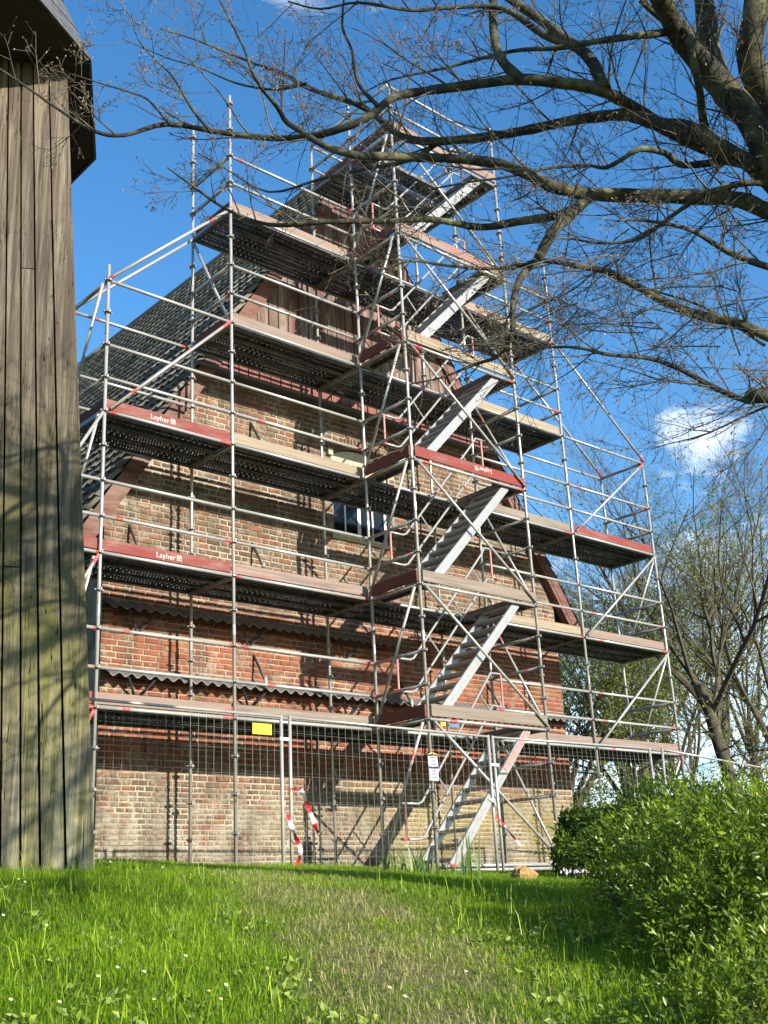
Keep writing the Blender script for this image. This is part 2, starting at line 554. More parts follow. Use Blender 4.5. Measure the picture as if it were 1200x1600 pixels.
def link(name, data, parent=None, matrix=None):
    o = bpy.data.objects.new(name, data)
    COL.objects.link(o)
    if matrix is not None:
        o.matrix_world = matrix
    if parent is not None:
        o.parent = parent
        o.matrix_parent_inverse = PW[parent.name].inverted()
    PW[o.name] = matrix.copy() if matrix is not None else Matrix()
    return o
PW = {}
def thing(name, loc, label, cat, group=None):
    o = bpy.data.objects.new(name, None)
    COL.objects.link(o)
    o.location = loc
    o.empty_display_size = 0.2
    PW[o.name] = Matrix.Translation(Vector(loc))
    return tag(o, label, cat, group)
def tag(o, label, cat, group=None):
    o['label'] = label
    o['category'] = cat
    if group:
        o['group'] = group
    return o
def struct(o):
    o['kind'] = 'structure'
    return o
def stuff(o):
    o['kind'] = 'stuff'
    return o
def frame_z(a, b):
    a, b = Vector(a), Vector(b)
    q = (b - a).to_track_quat('Z', 'Y')
    return Matrix.Translation(a) @ q.to_matrix().to_4x4()
def tube(name, a, b, r=0.024, mat='galvanised', parent=None, n=10):
    L = (Vector(b) - Vector(a)).length
    me = MB().path([(0, 0, 0), (0, 0, L)], r, n).mesh(name, mat)
    me.polygons.foreach_set('use_smooth', [len(p.vertices) == 4 for p in me.polygons])
    return link(name, me, parent, frame_z(a, b))

def np_mesh(name, verts, faces, mat, rnd=None, smooth=False):    # faces: (n, k) int array
    me = bpy.data.meshes.new(name)
    nv, (nf, kk) = len(verts), faces.shape
    me.vertices.add(nv)
    me.vertices.foreach_set('co', np.ascontiguousarray(verts, dtype=np.float32).ravel())
    me.loops.add(nf * kk)
    me.loops.foreach_set('vertex_index', np.ascontiguousarray(faces, dtype=np.int32).ravel())
    me.polygons.add(nf)
    me.polygons.foreach_set('loop_start', np.arange(0, nf * kk, kk, dtype=np.int32))
    me.polygons.foreach_set('loop_total', np.full(nf, kk, dtype=np.int32))
    if smooth:
        me.polygons.foreach_set('use_smooth', np.ones(nf, dtype=bool))
    me.update(calc_edges=True)
    me.materials.append(M[mat] if isinstance(mat, str) else mat)
    if rnd is not None:
        a = me.attributes.new('rnd', 'FLOAT', 'POINT')
        a.data.foreach_set('value', np.ascontiguousarray(rnd, dtype=np.float32))
    return me

def unit(a):
    return a / np.maximum(np.linalg.norm(a, axis=1, keepdims=True), 1e-9)
def leaves(name, P, D, length, width, mat, parent=None, rnd=None, fold=0.25):
    """P: positions, D: growth directions; each leaf a folded pair of triangles."""
    n = len(P)
    D = unit(D)
    S = unit(np.cross(D, unit(RNG.normal(size=(n, 3)))))
    N = np.cross(S, D)
    L = (length * RNG.uniform(0.6, 1.25, n))[:, None]
    Wd = (width * RNG.uniform(0.7, 1.2, n))[:, None]
    V = np.empty((n, 4, 3))
    V[:, 0] = P
    V[:, 1] = P + D * L * 0.5 + S * Wd * 0.5 + N * Wd * fold
    V[:, 2] = P + D * L
    V[:, 3] = P + D * L * 0.5 - S * Wd * 0.5 + N * Wd * fold
    i = np.arange(n)[:, None] * 4
    Fc = np.concatenate([i + np.array([[0, 1, 2]]), i + np.array([[0, 2, 3]])])
    r = RNG.random(n) if rnd is None else rnd
    return link(name, np_mesh(name, V.reshape(-1, 3), Fc, mat, np.repeat(r, 4)), parent)

# ------------------------------------------------------------------ the ground
FH = Vector((math.sin(YAW), math.cos(YAW)))
RH = Vector((math.cos(YAW), -math.sin(YAW)))
PS = np.array([-400, -20, 0, 3, 5, 6, 7, 8, 9, 10, 11, 12, 13, 15, 18, 25, 60, 1200, 6000], float)
PZ = np.array([-2.6, -2.4, -2.12, -1.58, -1.22, -1.03, -.85, -.69, -.54, -.41, -.31, -.23, -.18, -.13, -.10, -.2, -1.0, -3.0, -3.0], float)
def gst(x, y):
    dx, dy = x - CAM.x, y - CAM.y
    return dx * FH.x + dy * FH.y, dx * RH.x + dy * RH.y
def gz(x, y):
    x, y = np.asarray(x, float), np.asarray(y, float)
    s, t = gst(x, y)
    z = np.interp(s, PS, PZ)
    k = np.clip((s - 3) / 5, 0, 1) * np.clip((19 - s) / 5, 0, 1)
    z = z - 0.075 * np.clip(t, -5, 5) * k
    md = np.clip(1 - np.maximum(np.hypot(x + 3.43, y + 1.05) - 2.4, 0) / 2.6, 0, 1)
    z = np.maximum(z, z + (-.17 - z) * md * md * (3 - 2 * md))
    z = z + 0.02 * np.sin(x * 1.7 + 1) * np.cos(y * 1.3) * np.clip((60 - abs(s)) / 30, 0, 1)
    return z
def worn(s, t):
    c = np.interp(s, [4, 5.3, 7, 8.5, 10, 11.5], [0.15, 0.12, -0.08, -0.45, -0.95, -1.5])
    w = np.interp(s, [4, 5.5, 8, 11.5], [0.62, 0.62, 0.75, 0.8])
    k = .5 + .3 * np.sin(s * 3.1 + np.sin(t * 4.3) * 1.6) * np.cos(t * 5.2 + 1) + .2 * np.sin(s * 7.7 + t * 6.1)
    return np.clip(1.1 + .5 * k - np.abs(t - c) / w, 0, 1) * np.clip((12.3 - s) / 1.5, 0, 1) * np.clip(.55 + .75 * k, 0, 1)
def make_ground():
    ss = np.concatenate([[-300, -60, -15, -5], np.arange(0, 20, 0.28), [21, 23, 26, 30, 40, 60, 100, 200, 500, 1500, 5000]])
    tt = np.concatenate([[-5000, -1000, -200, -60, -25, -12], np.arange(-8, 10, 0.28), [12, 16, 25, 60, 200, 1000, 5000]])
    S, T = np.meshgrid(ss, tt, indexing='ij')
    X = CAM.x + S * FH.x + T * RH.x
    Y = CAM.y + S * FH.y + T * RH.y
    V = np.stack([X, Y, gz(X, Y)], -1).reshape(-1, 3)
    a, b = S.shape
    i = (np.arange(a - 1)[:, None] * b + np.arange(b - 1)[None]).reshape(-1, 1)
    me = np_mesh('ground', V, i + np.array([[0, b, b + 1, 1]]), 'turf', None, True)
    if me.polygons[0].normal.z < 0:
        me.flip_normals()
    w = me.attributes.new('worn', 'FLOAT', 'POINT')
    w.data.foreach_set('value', worn(S, T).ravel().astype(np.float32))
    struct(link('ground', me))
make_ground()
def gp(u, v):                                      # ground point seen at (u, v)
    d = at(u, v, 1) - CAM
    lo = 2.0
    for k in range(4000):
        p = CAM + d * lo
        if p.z <= gz(p.x, p.y):
            break
        lo += 0.01
    return Vector((p.x, p.y, float(gz(p.x, p.y))))

# ------------------------------------------------------------------ brick house
WY = 1.40
XL, XR, XC = 0.8, 10.72, 5.77
APEX, SLOPE = 13.3, 1.57
BOARD_Z = 7.95
def roof_z(x):
    return APEX - SLOPE * abs(x - XC)
house = thing('brick_house', (XC, 7.5, -0.1), 'old brick gable house with dark tiled roof, wrapped in scaffolding', 'house')
def make_house():
    half = (APEX - 0.35 - BOARD_Z) / SLOPE
    e = (APEX - 0.35) - SLOPE * (XC - XL)
    poly = [(XL, -0.3), (XR, -0.3), (XR, e), (XC + half + 0.02, BOARD_Z), (XC - half - 0.02, BOARD_Z), (XL, e)]
    mw = MB()
    ox0, ox1 = 5.12, 6.42
    lw = XC - half - 0.02
    rw = XC + half + 0.02
    mw.prism([(XL, -0.3), (ox0, -0.3), (ox0, BOARD_Z), (lw, BOARD_Z), (XL, e)], WY + 0.012, WY + 0.4)
    mw.prism([(ox1, -0.3), (XR, -0.3), (XR, e), (rw, BOARD_Z), (ox1, BOARD_Z)], WY + 0.012, WY + 0.4)
    mw.prism([(ox0, -0.3), (ox1, -0.3), (ox1, 5.5), (ox0, 5.5)], WY + 0.012, WY + 0.4)
    mw.prism([(5.77 + a * 0.65, 7.06 + 0.16 * (1 - a * a)) for a in np.linspace(-1, 1, 11)] + [(ox1, BOARD_Z), (ox0, BOARD_Z)], WY + 0.012, WY + 0.4)
    mw.span((XL, WY + 0.4, -0.3), (XL + 0.4, 14, e))
    mw.span((XR - 0.4, WY + 0.4, -0.3), (XR, 14, e))
    wall = mw.build('wall', 'mortar', house)
    # bricks
    wx0, wx1, wz0, wz1 = 5.12, 6.42, 5.55, 7.05            # window opening with a segmental head
    def in_window(x0, x1, z):
        if x1 < wx0 or x0 > wx1 or z < wz0:
            return False
        m = (x0 + x1) / 2
        return z < wz1 + 0.16 * (1 - ((m - 5.77) / 0.65) ** 2) + 0.13
    pieces = []
    row = 0
    z = -0.28
    while z < BOARD_Z:
        hh = 0.074 if z > 1.2 else 0.056
        low = z < 1.2
        x = XL + (0.0 if row % 2 else -0.06) - random.uniform(0, 0.02)
        k = row
        zone = 1.6 < z < 4.1
        while x < XR:
            L = 0.245 if (k % 2 == 0 or (zone and random.random() < .6)) else 0.118
            if low:
                L = 0.122 if random.random() < .7 else 0.205
            L *= random.uniform(0.95, 1.04)
            x0, x1 = max(x, XL), min(x + L, XR)
            if x1 - x0 > 0.04 and z + hh < min(roof_z(x0), roof_z(x1)) - 0.30 and not in_window(x0, x1, z + hh / 2):
                pieces.append((x0, x1, z, z + hh * random.uniform(0.93, 1.03)))
            x += L + (0.013 if zone else random.uniform(.014, .026))
            k += 1
        z += hh + (0.0125 if zone else 0.017)
        row += 1
    # bricks the photograph shows largest: sunlit strips nearest the camera
    def show(p):
        x, zz = (p[0] + p[1]) / 2, p[2]
        lit = (4.15 < zz < 5.35) or (6.15 < zz < 7.3) or (2.95 < zz < 3.5) or (0.1 < zz < 1.35)
        return (0 if lit else 4) + x * (0.6 if zz > 4 else 1.0) + (0 if (p[1] - p[0]) > .2 else 3)
    pieces.sort(key=show)
    shared = {}
    def brick_mesh(L, H):
        key = (round(L / 0.012), round(H / 0.004))
        if key not in shared:
            b = MB()
            l, h, c = L / 2, H / 2, 0.006
            b.v = [(-l, .03, -h), (l, .03, -h), (l, .03, h), (-l, .03, h), (-l + c, 0, -h + c), (l - c, 0, -h + c), (l - c, 0, h - c), (-l + c, 0, h - c)]
            b.v[:4] = [(-l, .012, -h), (l, .012, -h), (l, .012, h), (-l, .012, h)]
            b.f = [(4, 5, 6, 7), (0, 1, 5, 4), (1, 2, 6, 5), (2, 3, 7, 6), (3, 0, 4, 7)]
            shared[key] = b.mesh('brick', 'brick_piece')
        return shared[key]
    for x0, x1, z0, z1 in pieces[:300]:
        dy = random.uniform(-0.006, 0.005)
        link('brick', brick_mesh(x1 - x0, z1 - z0), wall, Matrix.Translation(((x0 + x1) / 2, WY + dy, (z0 + z1) / 2)) @ Matrix.Rotation(random.uniform(-.012, .012), 4, 'Y'))
    rest = pieces[300:]
    n = len(rest)
    A = np.array(rest)
    dy = RNG.uniform(-0.006, 0.005, n)
    tl = RNG.uniform(-0.004, 0.004, n)
    V = np.zeros((n, 8, 3))
    c = 0.006
    for i, (sx, szz, ins, yy) in enumerate([(0, 0, 0, .016), (1, 0, 0, .016), (1, 1, 0, .016), (0, 1, 0, .016), (0, 0, c, 0), (1, 0, c, 0), (1, 1, c, 0), (0, 1, c, 0)]):
        V[:, i, 0] = A[:, sx] + (ins if sx == 0 else -ins)
        V[:, i, 2] = A[:, 2 + szz] + (ins if szz == 0 else -ins) + tl * (1 if sx else -1)
        V[:, i, 1] = WY + yy + dy
    i = np.arange(n)[:, None] * 8
    Fc = np.concatenate([i + np.array([q]) for q in ((4, 5, 6, 7), (0, 1, 5, 4), (1, 2, 6, 5), (2, 3, 7, 6), (3, 0, 4, 7))])
    stuff(link('brickwork', np_mesh('brickwork', V.reshape(-1, 3), Fc, 'brick_mass', np.repeat(RNG.random(n), 8)), wall))
    # left flank wall, brick texture in relief is out of sight: one sheet of bricks in the same material
    # segmental arch of bricks on edge
    for k in range(19):
        a = (k - 9) / 9
        x = 5.77 + a * 0.72
        zc = 7.05 + 0.16 * (1 - a * a) + 0.10
        b = MB().box((0, 0, 0), (0.062, 0.03, 0.2))
        link('brick', b.mesh('brick', 'brick_piece'), wall, Matrix.Translation((x, WY - 0.002, zc)) @ Matrix.Rotation(a * 0.32, 4, 'Y'))
    MB().span((5.0, WY - 0.06, 6.98), (5.1, WY, 7.1)).build('corbel', 'stone_pale', wall)
    # window
    win = MB()
    for x0, x1, z0, z1 in ((5.12, 5.18, 5.55, 6.36), (6.36, 6.42, 5.55, 6.36), (5.735, 5.805, 5.62, 6.30), (5.18, 6.36, 5.55, 5.62), (5.18, 6.36, 6.22, 6.36), (5.44, 5.47, 5.62, 6.30), (6.07, 6.10, 5.62, 6.30)):
        win.span((x0, WY + 0.10, z0), (x1, WY + 0.15, z1 - (.12 if z1 > 6.29 else 0)))
    w = win.build('window', 'white_paint', house)
    for x0, x1 in ((5.18, 5.44), (5.47, 5.735), (5.805, 6.07), (6.10, 6.36)):
        MB().span((x0, WY + 0.12, 5.62), (x1, WY + 0.13, 6.30)).build('pane', 'pane_glass', w)
    MB().span((5.05, WY - 0.03, 5.47), (6.49, WY + 0.14, 5.545)).build('window_sill', 'stone_pale', w)
    MB().prism([(5.13, 6.37), (6.41, 6.37)] + [(5.77 + a * 0.64, 7.04 + 0.16 * (1 - a * a)) for a in np.linspace(1, -1, 9)], WY + .05, WY + .3).build('arch_infill', 'stone_pale', w)
    # boarded gable
    gy = WY - 0.10
    back = MB().prism([(XC - half - .05, BOARD_Z), (XC + half + .05, BOARD_Z), (XC, APEX - .3)], gy + 0.03, gy + 0.12).build('gable_backing', 'timber_dark', house)
    x = XC - half - 0.1
    while x < XC + half + 0.1:
        wdt = random.uniform(0.19, 0.24)
        x0, x1 = x, x + wdt - 0.022
        t0, t1 = roof_z(x0) - 0.2, roof_z(x1) - 0.2
        if min(t0, t1) > BOARD_Z + 0.1:
            zb = BOARD_Z + 0.42
            p = [(x0, zb), (x1, zb), (x1, t1), (x0, t0)] if abs((x0 + x1) / 2 - XC) > wdt / 2 else [(x0, zb), (x1, zb), (x1, t1), (XC, APEX - .2), (x0, t0)]
            MB().prism(p, gy + random.uniform(-0.004, 0.004), gy + 0.028).build('gable_board', 'gable_wood', house)
        if min(t0, t1) > BOARD_Z + 0.02:
            p = [(x0, BOARD_Z - 0.02), (x1, BOARD_Z - 0.02), (x1, min(t1, BOARD_Z + 0.44)), (x0, min(t0, BOARD_Z + 0.44))]
            MB().prism(p, gy - 0.03 + random.uniform(-0.004, 0.004), gy - 0.008).build('skirt_board', 'gable_red', house)
        x += wdt
    b = MB()
    b.prism([(XC - half - .3, BOARD_Z - .09), (XC + half + .3, BOARD_Z - .09), (XC + half + .26, BOARD_Z - .03), (XC - half - .26, BOARD_Z - .03)], gy - 0.10, gy + .09)
    b.build('drip_ledge', 'lead', house)
    # barge boards
    for sgn in (-1, 1):
        def px(d, off):
            # d down the slope from the apex (in x), off perpendicular drop
            return (XC + sgn * d, APEX - SLOPE * d - off)
        ex = 5.5
        MB().prism([px(0, 0.03), px(ex, 0.03), px(ex, 0.36), px(0, 0.36)] if sgn > 0 else [px(ex, 0.03), px(0, 0.03), px(0, 0.36), px(ex, 0.36)], WY - 0.17, WY - 0.135).build('barge_board', 'barge_wood', house)
        MB().prism([px(0, 0.34), px(ex - .1, 0.34), px(ex - .1, 0.5), px(0, 0.5)] if sgn > 0 else [px(ex - .1, 0.34), px(0, 0.34), px(0, 0.5), px(ex - .1, 0.5)], WY - 0.16, WY - 0.0).build('barge_soffit', 'barge_wood', house)
    # roof: sheathing and tiles
    nl = math.hypot(1, SLOPE)
    roof = None
    for sgn in (-1, 1):
        ex = 5.52
        pts = []
        m = MB()
        for off in (0.05, 0.2):
            for d in (0, ex):
                pts.append((XC + sgn * d, APEX - SLOPE * d - off))
        m.prism([pts[0], pts[1], pts[3], pts[2]], WY - 0.13, 14.3)
        o = m.build('roof', 'timber_dark', house)
        roof = o if sgn < 0 else roof
        rows, expo, tw = 35, 0.295, 0.215
        cols = int((14.3 - (WY - 0.17)) / tw)
        prof = [(0.0, 0.008), (0.045, 0.062), (0.10, 0.068), (0.15, 0.022), (0.222, 0.0)]
        down = Vector((sgn, 0, -SLOPE)).normalized()
        nor = Vector((sgn * SLOPE, 0, 1)).normalized()
        def tile_geo():
            v, f = [], []
            for (dl, lift) in ((0.0, 0.0), (0.34, 0.05)):
                for (yy, h) in prof:
                    v.append((yy, dl, h + lift))
            for (yy, h) in prof:
                v.append((yy, 0.34, h + 0.012))
            for j in range(4):
                f.append((j, j + 1, 5 + j + 1, 5 + j))
                f.append((5 + j, 5 + j + 1, 10 + j + 1, 10 + j))
            return v, f
        tv, tf = tile_geo()
        items = []
        for r in range(rows):
            for c_ in range(cols):
                o0 = Vector((XC, WY - 0.17 + c_ * tw, APEX - 0.05)) + down * (r * expo) + nor * 0.012
                items.append(o0)
        if sgn < 0:
            def rank(p):
                q = p - CAM
                dd = q.dot(FW)
                u = 600 + F_PX * q.dot(RT) / dd
                v_ = 800 - F_PX * q.dot(UP) / dd
                return dd if (112 < u < 520 and v_ < 760) else dd + 100
            items.sort(key=rank)
            tmb = MB()
            tmb.v, tmb.f = tv, tf
            tm = tmb.mesh('roof_tile', 'tile_piece')
            for p in items[:300]:
                mt = Matrix(((0, down.x, nor.x, p.x), (1, down.y, nor.y, p.y), (0, down.z, nor.z, p.z), (0, 0, 0, 1)))
                link('roof_tile', tm, roof, mt @ Matrix.Rotation(random.uniform(-.02, .02), 4, 'Z') @ Matrix.Translation((0, random.uniform(-.01, .01), 0)))
            items = items[300:]
        A = np.array([tuple(p) for p in items])
        n = len(A)
        tvn = np.array(tv)
        B = np.array([(0, 1, 0), tuple(down), tuple(nor)])
        jit = RNG.uniform(-.012, .012, (n, 1, 1))
        loc = np.repeat(tvn[None], n, 0)
        loc[:, :, 1] += jit[:, :, 0]
        V = loc @ B + A[:, None]
        i = np.arange(n)[:, None] * len(tv)
        Fc = np.concatenate([i + np.array([q]) for q in tf])
        stuff(link('roof_tiling', np_mesh('roof_tiling', V.reshape(-1, 3), Fc, 'tile_mass', np.repeat(RNG.random(n), len(tv))), roof if sgn < 0 else o))
    MB().path([(XC, WY - 0.16, APEX + 0.02), (XC, 14.3, APEX + 0.02)], 0.1, 10).build('ridge_cap', 'tile_piece', house)
    MB().path([(XC - 5.56, WY - 0.1, APEX - SLOPE * 5.56 + .02), (XC - 5.56, 14.3, APEX - SLOPE * 5.56 + .02)], 0.06, 10).build('gutter', 'lead', house)
    # corrugated weather strips on the wall
    for zt, x0, x1 in ((2.86, XL, XR + .05), (3.82, XL, 6.4)):
        n = int((x1 - x0) / 0.019)
        m = MB()
        for i in range(n + 1):
            xx = x0 + (x1 - x0) * i / n
            h = 0.028 * math.cos(2 * math.pi * xx / 0.19)
            for (yy, zz) in ((WY - 0.002, zt), (WY - 0.27, zt - 0.15)):
                m.v += [(xx, yy, zz + h), (xx, yy, zz + h - 0.012)]
        for i in range(n):
            a, b = 4 * i, 4 * i + 4
            m.f += [(a, b, b + 2, a + 2), (a + 1, a + 3, b + 3, b + 1), (a + 2, b + 2, b + 3, a + 3)]
        st = m.build('weather_strip', 'fibre_cement', house)
        x = x0 + 0.55
        while x < x1 - 0.3:
            for dx in (-0.22, 0.22):
                MB().path([(x, WY - 0.02, zt - 0.45), (x + dx, WY - 0.2, zt - 0.16)], 0.018, 6).build('strut', 'dark_metal', st)
            x += 1.93
make_house()

# ------------------------------------------------------------------ plank mill at the left
def make_mill():
    cx, cy, z0, H = -4.55, -1.19, -0.15, 8.27
    root = thing('plank_mill', (-3.43, -1.05, z0), 'weathered plank-clad mill body with dark overhanging cap at the left edge', 'mill')
    lf, bk = Vector((-.902, .431, 0)), Vector((.431, .902, 0))
    K0 = Vector((-1.89, -3.61, -.05))
    Wd, Dp = 5.0, 3.3
    def corner(k, z):
        f = (z + .05) / 8.32
        a, b = .54 * f, .15 * f
        return (K0 + lf * (a if k in (0, 1) else Wd - a) + bk * (b if k in (0, 3) else Dp - b)) * 1.0 + Vector((0, 0, z + .05))
    def inset(k, z, d):
        return corner(k, z) + lf * (d if k in (0, 1) else -d) + bk * (d if k in (0, 3) else -d)
    core = MB()
    for z in (z0 - .3, H + .6):
        for k in range(4):
            core.v.append(tuple(inset(k, z, .045)))
    for k in range(4):
        core.f.append((k, (k + 1) % 4, 4 + (k + 1) % 4, 4 + k))
    core.build('body', 'gap_shade', root)  # core painted black so the plank gaps look deeply shaded
    for k in range(4):
        b0, b1 = corner((k - 1) % 4, z0 - .1), corner(k, z0 - .1)
        t0, t1 = corner((k - 1) % 4, H + .6), corner(k, H + .6)
        nrm = ((b1 - b0).cross(t0 - b0)).normalized()
        cuts = [0]
        while cuts[-1] < 1:
            cuts.append(cuts[-1] + random.uniform(.15, .27) / (b1 - b0).length)
        cuts = [c / cuts[-1] for c in cuts]
        for i in range(len(cuts) - 1):
            c0, c1 = cuts[i] + .010 / (b1 - b0).length, cuts[i + 1] - .010 / (b1 - b0).length
            lift = nrm * random.uniform(0.0, 0.016)
            dz = Vector((0, 0, random.uniform(-.05, .03)))
            q = [b0.lerp(b1, c0) + dz, b0.lerp(b1, c1) + dz, t0.lerp(t1, c1), t0.lerp(t1, c0)]
            segs = [(0, 1)]
            if random.random() < .3:
                s = random.uniform(.3, .7)
                segs = [(0, s - .0006), (s + .0006, 1)]
            for s0, s1 in segs:
                m = MB()
                e = [q[0].lerp(q[3], s0), q[1].lerp(q[2], s0), q[1].lerp(q[2], s1), q[0].lerp(q[3], s1)]
                l2 = lift + (nrm * random.uniform(0, .006))
                m.v = [tuple(p - nrm * .022 + l2) for p in e] + [tuple(p + l2) for p in e]
                m.f = [(4, 5, 6, 7), (0, 1, 5, 4), (1, 2, 6, 5), (2, 3, 7, 6), (3, 0, 4, 7), (3, 2, 1, 0)]
                pk_ = m.build('plank', 'mill_plank', root)
                if k == 0:
                    for zf in (.12, .3, .5, .7, .88):
                        if s0 < zf < s1:
                            for ce in (.25, .75):
                                c_ = q[0].lerp(q[1], ce).lerp(q[3].lerp(q[2], ce), zf) + l2
                                MB().path([c_, c_ + nrm * .004], .006, 6).build('nail', 'dark_metal', pk_)
    # corner strips
    for k in range(4):
        MB().path([corner(k, z0 - .1), corner(k, H + .5)], 0.018, 6).build('corner_strip', 'mill_plank', root)
    # brick footing
    m = MB()
    for z in (z0 - .5, z0 - .02):
        for k in range(4):
            m.v.append(tuple(inset(k, z, .06)))
    m.f = [(k, (k + 1) % 4, 4 + (k + 1) % 4, 4 + k) for k in range(4)]
    m.build('footing', 'brick_piece', root)
    # overhanging cap: twelve-sided skirt with soffit and shingle courses
    c0x, c0y = cx, cy
    N = 12
    off = R(-45)
    cap = MB()
    def ring(r_, z, j):
        a = off + j * 2 * math.pi / N
        return (c0x + r_ * math.cos(a), c0y + r_ * math.sin(a), z)
    Ro = 3.33
    for j in range(N):
        cap.face([ring(Ro, H, j), ring(Ro, H, j + 1), ring(.2, H + .02, j + 1), ring(.2, H + .02, j)][::-1])
    cap.build('cap_soffit', 'timber_dark', root)
    for c_ in range(9):
        for j in range(N):
            ra, za = Ro + .03 - c_ * .17, H - .03 + c_ * .42
            rb_, zb = Ro - (c_ + 1) * .17, H - .03 + (c_ + 1) * .42 + .05
            m = MB()
            e = [ring(ra, za, j), ring(ra, za, j + 1), ring(rb_, zb, j + 1), ring(rb_, zb, j)]
            inn = [ring(ra - .03, za, j), ring(ra - .03, za, j + 1)]
            m.v = [tuple(p) for p in e + inn]
            m.f = [(0, 1, 2, 3), (0, 4, 5, 1)]
            m.build('cap_panel', 'shingle', root)
    MB().path([ring(.02, H + 3.6, 0), ring(.02, H + 4.6, 3)], [1.85, 0.1], 12).build('cap_top', 'shingle', root)
make_mill()

# ------------------------------------------------------------------ branching
def rv():
    return Vector((random.gauss(0, 1), random.gauss(0, 1), random.gauss(0, 1))).normalized()
def sprout(mb, p, d, L, r, level, tips, lift=0.12, wig=0.22, kids=(5, 5, 4), spread=(0.5, 1.0), sides=5, shrink=(0.35, 0.6), mids=None):
    """One branch as a bent tapering tube that carries smaller ones."""
    n = max(3, min(8, int(L / 0.12)))
    pts, rad = [p.copy()], [r]
    q, dd = p.copy(), d.normalized()
    for i in range(n):
        dd = (dd + rv() * wig * 0.55 + Vector((0, 0, lift * 0.35))).normalized()
        q = q + dd * (L / n)
        pts.append(q.copy())
        rad.append(max(0.0016, r * (1 - 0.72 * (i + 1) / n)))
    mb.path(pts, rad, sides if level > 0 else 3, False)
    if mids is not None and level <= 1:
        mids += [(pts[i], (pts[i] - pts[i - 1])) for i in range(1, len(pts))]
    if level == 0:
        tips.append((pts[-1], dd))
        if random.random() < .5:
            tips.append((pts[len(pts) // 2], dd))
        return
    k = kids[min(level, len(kids)) - 1]
    for j in range(k):
        f = random.uniform(0.22, 1.0)
        i = min(n - 1, int(f * n))
        b = pts[i].lerp(pts[i + 1], f * n - i)
        ax = rv()
        t = (pts[i + 1] - pts[i]).normalized()
        side = (ax - t * ax.dot(t)).normalized()
        a = random.uniform(*spread)
        nd = t * math.cos(a) + side * math.sin(a)
        sprout(mb, b, nd, L * random.uniform(*shrink), max(0.0018, rad[i] * random.uniform(.45, .7)), level - 1, tips, lift, wig, kids, spread, max(3, sides - 1), shrink, mids)
    tips.append((pts[-1], dd))

def smooth_path(pts, k=4):
    out = []
    n = len(pts)
    for i in range(n - 1):
        p0, p1, p2, p3 = pts[max(i - 1, 0)], pts[i], pts[i + 1], pts[min(i + 2, n - 1)]
        for j in range(k):
            t = j / k
            out.append(0.5 * ((2 * p1) + (p2 - p0) * t + (2 * p0 - 5 * p1 + 4 * p2 - p3) * t * t + (3 * p1 - p0 - 3 * p2 + p3) * t ** 3))
    out.append(pts[-1])
    return out

